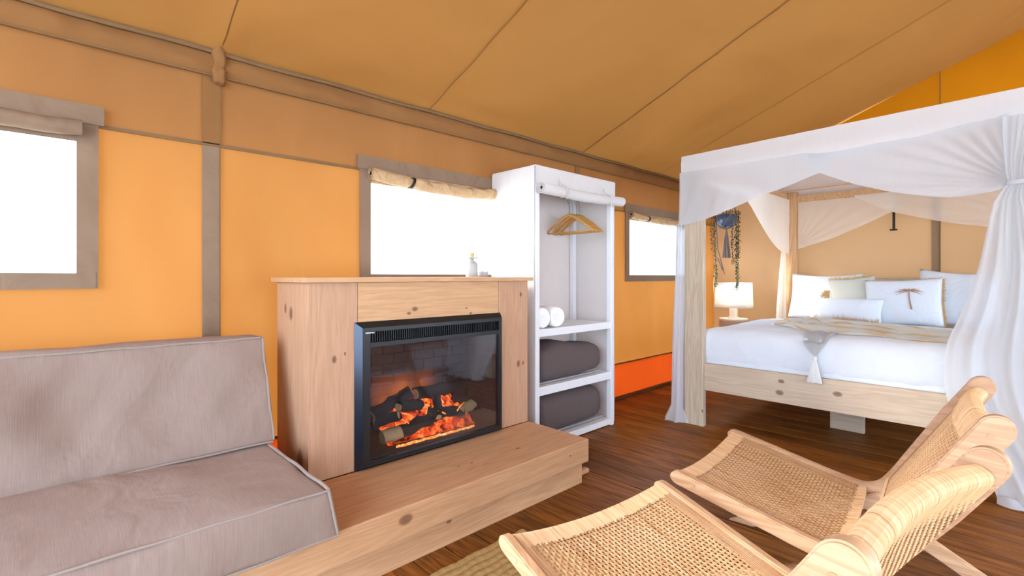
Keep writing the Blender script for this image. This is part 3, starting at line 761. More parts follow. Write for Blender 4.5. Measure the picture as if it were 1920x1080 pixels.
# cover
b = BM()
def leftc(u, v):
    y = wy0-.002+(wy1-wy0+.004)*u; z = .02+(wh-.02)*v
    f = math.sin(PI*min(1, max(0, v)))
    fold = .016*math.sin((u*9-(1-v)*6)*1.1)*f*(.3+.7*u)+.010*noise.noise(Vector((u*5+v*4, v*3, 4)))
    return (wx0-.010-abs(fold)-.002, y, z)
grid(b, leftc, 40, 50); obj('cover_side', b, M['whitecover'], wd, smooth=True)
b = BM(); grid(b, lambda u, v: (wx1+.006+.003*math.sin(v*9+u*4), wy0+(wy1-wy0)*u, .02+(wh-.02)*v), 14, 30); obj('cover_side', b, M['whitecover'], wd, smooth=True)
b = BM(); grid(b, lambda u, v: (wx0+(wx1-wx0)*u, wy1+.004+.003*math.sin(u*14), .02+(wh-.02)*v), 20, 10); obj('cover_back', b, M['whitecover'], wd, smooth=True)
b = BM(); softbox(b, wx0-.006, wx1+.006, wy0-.006, wy1+.006, wh-.004, wh+.010, .006, .05, puff=(0, 0, -.01)); obj('cover_top', b, M['whitecover'], wd, smooth=True)
b = BM(); grid(b, lambda u, v: (wx0-.006+(wx1-wx0+.012)*u, wy0-.008-.004*math.sin(u*11+1)*v, wh+.004-.125*v), 40, 6); obj('cover_valance', b, M['whitecover'], wd, smooth=True)
b = BM()
def rollf(u, v):
    x = wx0+.006+(wx1+.035-wx0-.006)*u; a = 2*PI*v; r_ = .036*(1+.08*noise.noise(Vector((x*6, math.cos(a), math.sin(a)))))*(1-.12*math.exp(-((x-2.56)/.03)**2)-.12*math.exp(-((x-3.07)/.03)**2))
    return (x, wy0-.048+r_*math.cos(a), 1.725-.012*math.sin(PI*u)+r_*math.sin(a))
grid(b, rollf, 60, 18)
for k in range(3):
    rr = .034*(1-.28*k); tube(b, [(wx0+.005, wy0-.048+rr*math.cos(t/16*2*PI), 1.725+rr*math.sin(t/16*2*PI)) for t in range(17)], .003, 5)
grid(b, lambda u, v: (wx1+.035+.008*(1-u), wy0-.048+.036*u*math.cos(2*PI*v), 1.725+.036*u*math.sin(2*PI*v)), 4, 18)
cr_ = obj('rolled_curtain', b, M['whitecover'], wd, smooth=True, angle=180)
b = BM(); grid(b, lambda u, v: (wx0+.010, wy0-.048+.013*u*math.cos(2*PI*v), 1.725+.013*u*math.sin(2*PI*v)), 2, 12); obj('roll_core', b, M['blackm'], cr_)
for q in (2.56, 3.07):
    b = BM(); tube(b, [(q+.010*math.sin(t/16*2*PI), wy0-.048+.041*math.cos(t/16*2*PI), 1.722+.041*math.sin(t/16*2*PI)) for t in range(17)], .003, 5)
    tube(b, [(q, wy0-.02, 1.765), (q-.010, wy0-.018, 1.79), (q-.003, wy0-.018, 1.81), (q+.008, wy0-.018, 1.79), (q+.006, wy0-.05, 1.765), (q+.012, wy0-.085, 1.72), (q-.012, wy0-.09, 1.665)], .0028, 5)
    obj('tie_cord', b, M['whitecover'], cr_, smooth=True)
# hangers
def hanger(x, rz, label):
    h = thing('coat_hanger', label, 'hanger', (x, 2.42, 1.745), rz, 'wooden coat hangers')
    b = BM(); n = 20
    pts = [(0, -.225+.45*i/n, -.125-.135*abs(-1+2*i/n)**1.25) for i in range(n+1)]
    tube(b, pts, [.008+.006*(1-abs(-1+2*i/n)) for i in range(n+1)], 8); obj('shoulder_bar', b, M['hanger'], h, local=True, smooth=True)
    b = BM(); tube(b, [(0, -.21, -.258), (0, .21, -.258)], .0055, 8); obj('trouser_bar', b, M['hanger'], h, local=True, smooth=True)
    b = BM(); tube(b, [(0, 0, -.12), (0, 0, -.045), (0, .008, -.032), (0, .014, -.018), (0, .014, -.002), (0, .006, .0125), (0, -.006, .0125), (0, -.013, .004)], .0018, 6); obj('hook', b, M['steel'], h, local=True, smooth=True)
for x, rz, lb in ((2.93, .05, 'pale wooden coat hanger, foremost and leftmost on the wardrobe rod'), (2.975, -.03, 'wooden coat hanger second from the left on the wardrobe rod'),
                  (3.02, .02, 'wooden coat hanger third from the left on the wardrobe rod'), (3.06, -.05, 'wooden coat hanger hanging rearmost, nearest the right post of the wardrobe')):
    hanger(x, rz, lb)
# towels
def rolltowel(x, y, r0, ln, rz, label):
    t = thing('rolled_towel', label, 'towel', (x, y, .801), rz, 'white rolled towels')
    b = BM()
    def cyl(u, v):
        a = 2*PI*u; k = min(1, v*12, (1-v)*12); rr = r0*(.90+.10*math.sqrt(max(0, 1-(1-k)**2)))*(1+.03*noise.noise(Vector((math.cos(a)*2, math.sin(a)*2, v*3+x*9))))
        return (rr*math.cos(a), ln*v, r0+rr*math.sin(a))
    vs = grid(b, cyl, 40, 24, closeu=True)
    for j, y_ in ((0, .010), (24, ln-.010)):
        c = b.verts.new((0, y_, r0))
        for i in range(40): b.faces.new((vs[i][j], vs[(i+1) % 40][j], c) if j else (vs[(i+1) % 40][j], vs[i][j], c))
    obj('terry_roll', b, M['towel'], t, local=True, smooth=True, angle=60)
    b = BM(); n = 80
    tube(b, [((.008+(r0*.9-.008)*i/n)*math.cos(2*PI*3*i/n), .003, r0+(.008+(r0*.9-.008)*i/n)*math.sin(2*PI*3*i/n)) for i in range(n+1)], .0055, 6)
    obj('spiral_edge', b, M['towel'], t, local=True, smooth=True)
rolltowel(2.425, 2.222, .070, .30, 0, 'white rolled towel on the wardrobe shelf against the left post')
rolltowel(2.570, 2.225, .070, .30, -.12, 'white rolled towel, the right-hand one on the wardrobe shelf')
def blanket(z, zt, label, seed, hump):
    t = thing('folded_blanket', label, 'blanket', (2.77, 2.4, z), 0, 'taupe blankets in the wardrobe')
    b = BM()
    def f(u, v):
        a = 2*PI*v; x = 2.392+.76*u; hh = (zt-z)/2
        e = (1-abs(2*u-1)**9)**.4 if 0 < u < 1 else .0
        ez = hh*(1+hump*math.exp(-((u-.42)/.22)**2)-.10*u)*max(.35, e) if u < .5 else hh*(1+hump*math.exp(-((u-.42)/.22)**2)-.10*u)*max(.12, e)
        ey = .175*max(.5 if u < .5 else .2, e)
        ca, sa = math.cos(a), math.sin(a); p = .62
        yy = math.copysign(abs(ca)**p, ca)*ey; zz = math.copysign(abs(sa)**p, sa)*ez
        q = .012*noise.noise(Vector((x*6, yy*9, zz*9+seed)))
        return (x, 2.41+yy*(1+q*3), z+hh*(1 if True else 1)+zz+(ez-hh if ez > hh else 0)*.0+q*.6*(1 if zz > 0 else 0)+max(0, ez-hh))
    vs = grid(b, f, 40, 32)
    ring0 = [vs[0][j] for j in range(32)]
    try: b.faces.new([vs[0][j].co and vs[0][j] for j in range(32)]); b.faces.new([vs[-1][j] for j in range(32)][::-1])
    except ValueError: pass
    zz0 = min(v.co.z for v in b.verts); bmesh.ops.translate(b, vec=(0, 0, z+.001-zz0), verts=b.verts)
    o = obj('blanket_body', b, M['blanket'], t, smooth=True, angle=60)
    b = BM()
    for k in range(3):
        hy, hz = .150-.045*k, (zt-z)*.34-.028*k
        pts = []
        for q in range(25):
            a = 2*PI*q/24; ca, sa = math.cos(a), math.sin(a)
            pts.append((2.389, 2.41+math.copysign(abs(ca)**.7, ca)*hy, z+(zt-z)*.46+math.copysign(abs(sa)**.7, sa)*hz))
        tube(b, pts, .006, 6)
    obj('rolled_edge', b, M['blanket'], t, smooth=True)
blanket(.418, .655, 'taupe folded blanket with a hump on the middle wardrobe shelf', 3, .16)
blanket(.056, .335, 'taupe blanket bundle on the lowest wardrobe shelf', 8, .02)

# ------------------------------------------------------------------ canopy bed
YB0, YB1 = -.06, 1.855; XB0, XB1 = 3.66, 5.94
bed = thing('canopy_bed', 'whitewashed pine four poster bed with plank footboard', 'bed', (4.8, .9, 0))
def bp_(name, dims, mat, bev=.004): b = BM(); box(b, *dims, bev); return obj(name, b, mat, bed)
for xx, m2 in ((XB0, M['bedpost']), (XB1-.05, M['bedrail'])):
    for yy in (YB0, YB1-.15):
        mm = m2 if xx == XB0 else wood('pine_post_far', 'd9b287', 'b98a5c', 2) if yy > 0 else M['bedrail']
        bp_('post', (xx, xx+.05, yy, yy+.15 if xx == XB0 else yy+.135, 0, 2.06), mm)
bp_('footboard', (XB0+.012, XB0+.048, YB0+.151, YB1-.151, .280, .486), M['bedwood'])
bp_('headboard', (XB1-.045, XB1-.008, YB0+.136, YB1-.151, .28, 1.125), M['bedwood'])
bp_('headboard_cap', (XB1-.055, XB1+.0, YB0+.137, YB1-.152, 1.1255, 1.14), M['bedwood'])
for yy in (YB0+.02, YB1-.055): bp_('side_rail', (XB0+.052, XB1-.052, yy, yy+.035, .280, .486), M['bedrail'])
for yy in (YB0+.02, YB1-.055): bp_('canopy_rail', (XB0+.052, XB1-.052, yy, yy+.035, 1.96, 2.05), M['bedrail'])
bp_('canopy_rail', (XB0+.01, XB0+.045, YB0+.151, YB1-.151, 1.96, 2.05), M['bedrail'])
bp_('canopy_rail', (XB1-.045, XB1-.01, YB0+.136, YB1-.151, 1.93, 2.02), M['bedrail'])
bp_('support_leg', (4.34, 4.38, .815, 1.03, 0, .30), M['bedwood'])
bp_('centre_beam', (XB0+.055, XB1-.055, .90, .94, .301, .38), M['bedrail'])
sl = None
for i in range(12):
    xx = XB0+.10+i*.18
    if sl is None: sl = bp_('slat', (xx, xx+.08, YB0+.057, YB1-.057, .382, .40), M['bedrail'], .001); x00 = xx
    else:
        o = sl.copy(); COL.objects.link(o); o.parent = bed; o.location = (xx-x00, 0, 0)
b = BM(); softbox(b, 3.725, 5.87, .01, 1.79, .405, .66, .05, .12, puff=(.01, .01, .02)); tag(obj('mattress', b, M['whitebed'], smooth=True), 'thick white mattress lying in the bed frame under the duvet', 'mattress')
def duv(w_, u):
    k = .012*noise.noise(Vector((w_.x*2.2, w_.y*2.6, 1)))+.005*noise.noise(Vector((w_.x*7, w_.y*8, 4)))
    w_.z += k*(1 if u[2] > 0 else 0)
    if u[0] < -.9: w_.x += .008*noise.noise(Vector((w_.y*11, w_.z*5, 2)))+.006*noise.noise(Vector((w_.y*30, w_.z*9, 2)))*(1 if w_.z < .56 else .3)
    return w_
b = BM(); softbox(b, 3.712, 5.3, -.002, 1.802, .47, .735, .085, .045, puff=(.012, .01, .028), fn=duv)
for f in [f for f in b.faces if f.calc_center_median().z < .475]: b.faces.remove(f)
tag(obj('duvet', b, M['whitebed'], smooth=True, angle=180), 'puffy white duvet covering the four poster bed', 'duvet')

# pillows: local x across (bed width -> world y), y = height, z = thickness
def pillow(bm, w_, h_, t_, seed=0, mat=None, slump=0):
    b = bmesh.new(); n = 22; W = {}
    for s in (1, -1):
        for i in range(n+1):
            for j in range(n+1):
                u = -1+2*i/n; v = -1+2*j/n
                edge = i in (0, n) or j in (0, n)
                if edge and s == -1: W[(s, i, j)] = W[(1, i, j)]; continue
                x = u*w_/2*(1-.06*(1-u*u*0)*(1-abs(v)**1.5)*abs(u)); y = v*h_/2*(1-.07*(1-abs(u)**1.5)*abs(v))
                th = t_/2*(max(0, 1-abs(u)**2.6)**.55)*(max(0, 1-abs(v)**2.6)**.55)
                p = Vector((x, y, s*th)); p += Vector((0, 0, 1))*.010*noise.noise(Vector((x*7, y*7, seed+s)))*(0 if edge else 1)
                p.y += slump*u*u
                W[(s, i, j)] = b.verts.new(p)
        for i in range(n):
            for j in range(n):
                q = (W[(s, i, j)], W[(s, i+1, j)], W[(s, i+1, j+1)], W[(s, i, j+1)])
                b.faces.new(q if s == 1 else q[::-1])
    join(bm, b, mat)
def pmat(y, z, x, lean, roll=0, yaw=0):
    """stands a pillow up facing -X: local x -> -Y, local y -> up, local z -> -X"""
    base = Matrix(((0, 0, -1, 0), (-1, 0, 0, 0), (0, 1, 0, 0), (0, 0, 0, 1)))
    return Matrix.Translation((x, y, z)) @ Matrix.Rotation(yaw, 4, 'Z') @ Matrix.Rotation(lean, 4, 'Y') @ Matrix.Rotation(roll, 4, 'X') @ base
def cushion(name, label, cat, mat, w_, h_, t_, mtx, seed, slump=0):
    t = thing(name, label, cat, mtx.translation - Vector((0, 0, h_/2)), 0, 'pillows and cushions on the bed')
    b = BM(); pillow(b, w_, h_, t_, seed, mtx, slump); obj('pillow_body' if cat == 'pillow' else 'cushion_body', b, mat, t, smooth=True, angle=180); return t
m1 = pmat(1.37, .945, 5.58, .30, .0, 0); cushion('pillow', 'plain white pillow standing at the left end of the headboard', 'pillow', M['whitebed'], .62, .46, .17, m1, 1, .015)
m2 = pmat(.34, .955, 5.56, .28, .04, 0); cushion('pillow', 'plain white pillow standing at the right end, partly behind the curtain', 'pillow', M['whitebed'], .64, .48, .17, m2, 2, .02)
m3 = pmat(1.10, .94, 5.42, .30, -.12, .05); sg = cushion('sage_cushion', 'grey-green cushion with golden fringe peeking above the small lumbar cushion', 'cushion', M['sage'], .36, .42, .12, m3, 3)
m4 = pmat(.73, .925, 5.34, .30, -.05, 0); pm = cushion('palm_cushion', 'white cushion with an embroidered palm tree and golden edging', 'cushion', M['whitebed'], .54, .42, .16, m4, 4)
m5 = pmat(1.12, .835, 5.20, .42, 0, 0); lb = cushion('lumbar_cushion', 'small low white lumbar cushion with straw fringe in front of the others', 'cushion', M['whitebed'], .56, .26, .14, m5, 5)
def fringe(bm, m, pts, n, ln, r, spread=.4, dirf=None):
    for i in range(n):
        t = (i+random.random())/n*(len(pts)-1); k = min(int(t), len(pts)-2); p = Vector(pts[k]).lerp(Vector(pts[k+1]), t-k)
        d = dirf(p)+Vector((random.uniform(-spread, spread), random.uniform(-spread, spread), random.uniform(-spread, spread)))
        l_2 = ln*random.uniform(.6, 1.15); tube(bm, [m @ p, m @ (p+d*l_2*.5), m @ (p+d*l_2)], [r, r, r*.5], 4, False)
b = BM(); fringe(b, m3, [(-.18, .205, 0), (0, .195, 0), (.18, .205, 0)], 120, .022, .0022, .5, lambda p: Vector((0, 1, 0)))
for s in (-.18,): fringe(b, m3, [(s, .10, 0), (s-.01, -.06, .02)], 140, .055, .003, .5, lambda p: Vector((-1, -.3, .3)))
obj('fringe', b, M['gold'], sg, kind='stuff')
b = BM(); fringe(b, m4, [(.265, .20, 0), (.258, 0, 0), (.265, -.2, 0)], 150, .016, .0028, .5, lambda p: Vector((1, 0, .2)))
fringe(b, m4, [(-.265, .20, 0), (0, .19, 0), (.265, .20, 0)], 150, .013, .0026, .5, lambda p: Vector((0, 1, .2))); obj('fringe', b, M['gold'], pm, kind='stuff')
b = BM()   # palm embroidery, raised thread on the front face
def front(x, y):
    u, v = x/.27, y/.21
    th = .08*(max(0, 1-abs(u)**2.6)**.55)*(max(0, 1-abs(v)**2.6)**.55); return m4 @ Vector((x, y, th+.009))
pc = (.055, .075)
tube(b, [front(pc[0]+.016*t*t*1, pc[1]-.155*t) for t in [i/8 for i in range(9)]], [.0035+.003*(i/8) for i in range(9)], 5)
for k in range(11):
    a = R(-30+k*24); lx = .10*(1 if abs(math.cos(a)) > .4 else .55)
    pts = [front(pc[0]+math.cos(a)*lx*q, pc[1]+math.sin(a)*.040*q-.018*q*q+.004+.003*(k % 2)) for q in [i/6 for i in range(7)]]
    tube(b, pts, [.0030, .0034, .0034, .0030, .0022, .0014, .0006], 4, False)
obj('palm_embroidery', b, M['palm'], pm)
b = BM(); fringe(b, m5, [(-.27, -.115, .035), (0, -.118, .06), (.27, -.115, .035)], 520, .045, .0022, .55, lambda p: Vector((0, random.choice((.5, -.4)), .9)))
obj('fringe', b, M['fringe'], lb, kind='stuff')

# throw across the bed: strips of cream knit with tan ridges, rumpled
th = thing('throw_blanket', 'rumpled cream throw with tan stripes laid across the foot of the bed', 'throw', (4.4, .9, .76))
def topz(x, y):
    ux = (x-4.506)/.794; uy = (y-.9)/.902
    z = .735+.028*max(0, 1-abs(ux)**2.5)*max(0, 1-abs(uy)**2.5)+.012*noise.noise(Vector((x*2.2, y*2.6, 1)))+.005*noise.noise(Vector((x*7, y*8, 4)))
    e = max(0, 3.80-x)/.085; z -= .085*(1-math.sqrt(max(0, 1-min(1, e)**2)))
    return z
def throwpos(u, v):
    y = 1.42-1.30*u
    xf = 3.93+.33*max(0, (y-1.02))/.40+.04*noise.noise(Vector((u*6, 0, 2)))   # front edge
    x = xf+(.80-.15*u)*v
    h = abs(noise.noise(Vector((x*6+y*1.2, y*1.4, 6))))*.050+.010
    h *= min(1, v*12+.25)*min(1, (1-v)*10+.2)
    return (x, y, topz(x, y)+h)
b = BM(); grid(b, throwpos, 90, 60); bmesh.ops.solidify(b, geom=b.faces[:], thickness=.006)
obj('knit_panel', b, M['cream'], th, smooth=True)
for k, vv in enumerate((.02, .30, .62, .97)):
    b = BM(); tube(b, [Vector(throwpos(i/50, min(1, max(0, vv+.02*math.sin(i*.3+k)))))+Vector((0, 0, .004)) for i in range(1, 50)], [.0035+.0030*math.sin(i*.7+k) for i in range(1, 50)], 6); obj('tan_stripe', b, M['tan'], th, smooth=True)
# corner hanging over the footboard with tassel
b = BM()
def corner(u, v):
    w2 = .115*(1-v)**.8+.010; y = .955+(u-.5)*2*w2*(.75 if u < .5 else 1.2)*.8
    if v < .45: x = 3.93-(3.93-3.70)*(v/.45); z = topz(max(x, 3.74), y)+.016-.02*(v/.45)**3
    else: x = 3.70-.030*((v-.45)/.55); z = topz(3.74, y)-.004-.075*((v-.45)/.55)
    return (x, y, z+.004*math.sin(u*12))
grid(b, corner, 14, 20); bmesh.ops.solidify(b, geom=b.faces[:], thickness=.005); obj('throw_corner', b, M['greytassel'], th, smooth=True)
b = BM()
for i in range(90):
    a = random.uniform(0, 2*PI); r1 = .046*math.sqrt(random.random()); y = .952+math.cos(a)*r1; x = 3.640-abs(math.sin(a))*r1*.3
    tube(b, [(3.652, .952, .618), (3.650-.01*random.random(), .952+math.cos(a)*r1*.35, .575), (x, y, .455+.01*random.random())], .0032, 4, False)
lathe(b, [(.004, .028), (.013, .02), (.013, 0), (.008, -.012)], (3.652, .952, .604), 10); obj('tassel', b, M['greytassel'], th, smooth=True)

# canopy cloth
def sheet(name, fn, nu, nv, mat, label, cat='curtain', group=None, parent=None):
    b = BM(); grid(b, fn, nu, nv)
    o = obj(name, b, mat, parent, smooth=True, angle=180)
    if label: tag(o, label, cat, group)
    return o
ct = thing('bed_canopy_cover', 'white cotton cover stretched over the top rails of the four poster', 'canopy', (4.8, .9, 2.06))
def top(u, v):
    x = XB0-.02+(XB1-XB0+.03)*u; y = YB0-.03+(YB1-YB0+.045)*v
    return (x, y, 2.085+.03*(1-v)-.05*math.sin(PI*u)*math.sin(PI*v)+.004*noise.noise(Vector((x*4, y*4, 0))))
sheet('cover_top', top, 40, 40, M['canopytop'], None, parent=ct)
def drop(y): return 2.085+.035*(1-(y-YB0)/(YB1-YB0))
def pel(u, v):
    y = YB1+.012-(YB1-YB0+.04)*u; z1 = drop(y)
    zb = 1.945 if y > 1.1 else 1.945-.06*math.exp(-((y-.80)/.28)**2)
    if y < .5: zb = 1.92+.045*(.5-y)/.5
    z = z1+(zb-z1)*v
    return (XB0-.022-.012*math.sin(v*PI)-.005*noise.noise(Vector((y*7, v*3, 2))), y, z)
sheet('front_pelmet', pel, 70, 10, M['canopytop'], None, parent=ct)
for yy, s in ((YB1+.016, 1), (YB0-.03, -1)):
    sheet('side_pelmet', lambda u, v, yy=yy: (XB0-.02+(XB1-XB0+.03)*u, yy+.006*math.sin(u*20)*v*s, drop(yy)-.16*v), 50, 6, M['canopytop'], None, parent=ct)
sheet('back_pelmet', lambda u, v: (XB1+.008, YB1-(YB1-YB0)*u, 2.08-.10*v), 20, 3, M['canopytop'], None, parent=ct)
G = 'sheer curtains of the four poster bed'
def interp(tab, t):
    for (a, A), (c, C) in zip(tab, tab[1:]):
        if t <= c or (c, C) == tab[-1]:
            k = 0 if c == a else max(0, min(1, (t-a)/(c-a)))
            return A+(C-A)*k
def smoothtab(tab, t):   # catmull-ish smoothing of the table
    e = .06; return (interp(tab, t-e)+2*interp(tab, t)+interp(tab, t+e))/4
HL = [(.88, 1.83), (.93, 1.815), (1.04, 1.775), (1.17, 1.74), (1.31, 1.70), (1.46, 1.65), (1.62, 1.59), (1.85, 1.545)]
def swagL(u, v):
    y = 1.875-(1.875-.88)*u; zt = 1.96; zb = smoothtab(HL, y)
    yy = y+.0*v; z = zt+(zb-zt)*v
    g = (1-u)  # folds gather to the left
    fold = .010*math.sin((u*26+v*5*g))*v*(.4+g)+.006*math.sin(u*60+v*9)*v*g
    return (XB0-.030+fold, yy, z)
sheet('front_left_curtain_swag', swagL, 90, 26, M['sheer'], 'white sheer curtain swag drawn to the left front bed post', group=G)
HR = [(.0, 1.63), (.07, 1.61), (.19, 1.58), (.34, 1.59), (.53, 1.64), (.74, 1.72), (.93, 1.82), (1.0, 1.87)]
def swagR(u, v):
    y0 = .98-(.98-.06)*u; zt = 1.95
    yb = .98-(.98-.055)*u; zb = smoothtab(HR, yb)
    # folds fan out from the tie point at the right post
    P = Vector((XB0-.045, .045, 1.625)); a = Vector((XB0-.030, y0, zt+.05*max(0, u-.6)/.4)); c = Vector((XB0-.038, yb, zb))
    p = a.lerp(c, v)
    ang = math.atan2(p.z-P.z, p.y-P.y+.02); rr = math.hypot(p.z-P.z, p.y-P.y)
    p.x += .012*math.sin(ang*34)*math.exp(-rr*1.1)*min(1, v*3)
    return p
sheet('front_right_curtain_swag', swagR, 110, 40, M['sheer'], 'white sheer curtain swag sagging across the front to the right post', group=G)
# left hanging tail outside the post
def tailL(u, v):
    z = 1.56*(1-v)+.004; wv_ = .030+.028*v+.05*max(0, .10-z)*10*.5; a = 2*PI*u
    bulge = 1+.9*max(0, (.12-z)/.12)
    yc = 1.903+.025*v; xc = XB0+.045-.02*v
    r1 = (.030+.020*v)*bulge; r2 = .040*bulge
    f = 1+.16*math.sin(a*7+v*3)+.08*math.sin(a*13-v*5)
    return (xc+r2*math.cos(a)*f, yc+r1*math.sin(a)*f*1.0, z)
b = BM(); grid(b, tailL, 64, 40, closeu=True); tag(obj('hanging_curtain', b, M['sheer'], smooth=True, angle=180), 'gathered white curtain tail hanging beside the left front bed post', 'curtain', G)
# joining piece from the swag over the post side
def wrapL(u, v):
    x = XB0-.028+.16*u; zt = 1.96; zb = 1.545-.03*math.sin(PI*u); f = .008*math.sin(u*18)*v
    return (x, YB1+.028+f+.03*v*math.sin(PI*u), zt+(zb-zt)*v)
sheet('side_curtain_swag', wrapL, 24, 20, M['sheer'], 'short sheer curtain fold wrapped around the side of the left front post', group=G)
# right curtain below the tie
RL = [(0, .09), (.15, .14), (.44, .29), (.61, .315), (.79, .30), (.97, .23), (1.20, .17), (1.40, .14), (1.53, .12), (1.60, .085), (1.63, .062), (1.70, .075), (1.92, .085), (2.0, .085)]
RRt = [(0, -.62), (.4, -.60), (.8, -.50), (1.2, -.33), (1.5, -.18), (1.60, -.10), (1.63, -.085), (1.75, -.13), (2.0, -.30)]
def curtR(u, v):
    z = 1.97*(1-v)+.006; a = smoothtab(RL, z) if abs(z-1.63) > .1 else interp(RL, z); c = interp(RRt, z); y = a+(c-a)*u
    low = max(0, min(1, (1.6-z)/1.0)); amp = .012+.030*low
    x = XB0-.055-.06*low-.035*max(0, (.3-z)/.3)
    fo = math.sin(u*34+.6*math.sin(z*3))*amp*min(1, u*6+.25)+.5*amp*math.sin(u*71+z*2)
    if u < .35: fo *= .45+u
    x += fo-(.05*max(0, .06-z)/.06)*abs(math.sin(u*15))
    return (x, y, z)
sheet('hanging_curtain', curtR, 160, 90, M['sheer'], 'large white sheer curtain tied at the right front post and falling to the floor', group=G)
b = BM()
def puddle(u, v):
    y = .10-.62*u; x = 3.56-.10*v-.03*math.sin(u*17); return (x, y, .012+.045*math.sin(PI*v)*(.6+.4*math.sin(u*23))*(1-.3*v))
grid(b, puddle, 50, 12); tag(obj('curtain_hem', b, M['sheer'], smooth=True), 'crumpled hem of the large right curtain lying on the floor planks', 'curtain', G)
b = BM(); tube(b, [(XB0-.045+.045*math.cos(t/14*2*PI), -.015+.075*math.sin(t/14*2*PI), 1.63) for t in range(15)], .012, 6); tag(obj('curtain_tie', b, M['canopytop'], smooth=True), 'white cloth tie holding the large curtain to the right front post', 'tie', 'curtain ties')
# rear curtains
SB = [(4.75, 1.84), (4.95, 1.72), (5.14, 1.61), (5.35, 1.50), (5.58, 1.42), (5.80, 1.395), (5.92, 1.39)]
def sideS(u, v):
    x = 4.55+(5.89-4.55)*u; zt = 1.98; zb = smoothtab(SB, x) if x > 4.75 else 1.84+.1*(4.75-x)/.2
    g = u; xx = x+.0*v
    return (xx, YB1-.075-.0*v+.005*math.sin(u*u*30+v*4)*v*(1-v)*3, zt+(zb-zt)*v)
sheet('rear_side_curtain_swag', sideS, 60, 20, M['sheer2'], 'cream sheer curtain swag on the window side, tied back to the left rear post', group=G)
def tailB(u, v):
    z = 1.42*(1-v)+.01; a = 2*PI*u; r1 = .028+.075*v**.7
    f = 1+.16*math.sin(a*6+v*2)
    return (5.80-.055*v+r1*1.25*math.cos(a)*f*.8, YB1-.045+.03*v+r1*.5*math.sin(a)*f, z)
b = BM(); grid(b, tailB, 48, 30, closeu=True); tag(obj('hanging_curtain', b, M['sheer2'], smooth=True, angle=180), 'gathered cream curtain tail hanging by the left rear bed post', 'curtain', G)
HB = [(.86, 1.79), (.89, 1.76), (1.10, 1.66), (1.37, 1.54), (1.69, 1.44), (1.75, 1.43)]
def backL(u, v):
    y = 1.69-(1.69-.86)*u; zt = 1.94; zb = smoothtab(HB, y); P = (1.70, 1.45); z = zt+(zb-zt)*v
    ang = math.atan2(z-P[1], P[0]-y+.02); return (XB1-.065+.008*math.sin(ang*30)*v, y, z)
sheet('rear_left_curtain_swag', backL, 80, 30, M['sheer2'], 'peach-tinted sheer swag over the headboard, tied at the left rear post', group=G)
HB2 = [(.0, 1.53), (.2, 1.57), (.4, 1.61), (.62, 1.67), (.93, 1.78), (1.19, 1.95)]
def backR(u, v):
    y = 1.18-(1.18-.0)*u; zt = 1.955; zb = smoothtab(HB2, y); P = (-.05, 1.60); z = zt+(zb-zt)*v
    ang = math.atan2(z-P[1], y-P[0]+.02); return (XB1-.080+.010*math.sin(ang*34)*v, y, z)
sheet('rear_right_curtain_swag', backR, 90, 30, M['sheer2'], 'peach-tinted sheer swag over the headboard sagging towards the right rear post', group=G)
# wall hook behind the bed
b = BM(); box(b, 5.955, 5.97, .872, .892, 1.605, 2.0, .002); box(b, 5.94, 5.97, .855, .91, 1.592, 1.606, .002); box(b, 5.97, 5.998, .874, .89, 1.95, 1.965)
tag(obj('wall_bracket', b, M['blackm']), 'narrow black metal bracket hanging down the canvas above the headboard', 'bracket')

# ------------------------------------------------------------------ bedside table + lamp
tb = thing('bedside_table', 'round woven seagrass drum table beside the bed under the lamp', 'table', (5.70, 2.30, 0))
b = BM()
for k in range(26):
    z = .012+k*.025; tube(b, [(5.70+.135*math.cos(t/24*2*PI), 2.30+.135*math.sin(t/24*2*PI), z) for t in range(25)], .0135, 6, False)
for k in range(36):
    a = 2*PI*k/36; tube(b, [(5.70+.146*math.cos(a), 2.30+.146*math.sin(a), .42), (5.70+.148*math.cos(a), 2.30+.148*math.sin(a), .655)], .005, 5)
obj('woven_drum', b, M['rope'], tb, smooth=True)
b = BM(); lathe(b, [(.0, .650), (.150, .650), (.154, .660), (.150, .672), (0, .674)], (5.70, 2.30, 0), 32); obj('table_top', b, M['lampbase'], tb, smooth=True)
lm = thing('table_lamp', 'white rectangular shade table lamp beside the bed under the hanging plant', 'lamp', (5.70, 2.30, .675))
b = BM()
lathe(b, [(.06, .0), (.06, .012), (.040, .018), (.038, .022)], (5.70, 2.30, .675), 20)
for k in range(14):
    a = 2*PI*k/14; tube(b, [(5.70+.034*math.cos(a), 2.30+.034*math.sin(a), .69), (5.70+.034*math.cos(a), 2.30+.034*math.sin(a), .80)], .010, 6)
lathe(b, [(.012, .10), (.012, .28)], (5.70, 2.30, .675), 10); obj('ribbed_stem', b, M['lampbase'], lm, smooth=True)
b = BM()
def shadef(u, v):
    a = 2*PI*u; ca, sa = math.cos(a), math.sin(a); p = .45; k = .205-.012*v
    x = math.copysign(abs(ca)**p, ca)*.11; y = math.copysign(abs(sa)**p, sa)*k
    return (5.70+x, 2.30+y, .795+.285*v+.03*y*-.25)
grid(b, shadef, 64, 6, closeu=True); bmesh.ops.rotate(b, cent=(5.70, 2.30, .8), matrix=Matrix.Rotation(-.25, 3, 'Z'), verts=b.verts)
bmesh.ops.solidify(b, geom=b.faces[:], thickness=.002); obj('lamp_shade', b, M['shade'], lm, smooth=True, angle=180)

bl = bpy.data.lights.new('lamp_bulb', 'POINT'); bl.energy = 4; bl.color = (1, .95, .88); bl.shadow_soft_size = .04
blo = bpy.data.objects.new('lamp_bulb', bl); COL.objects.link(blo); blo.parent = lm; blo.location = (0, 0, .27)
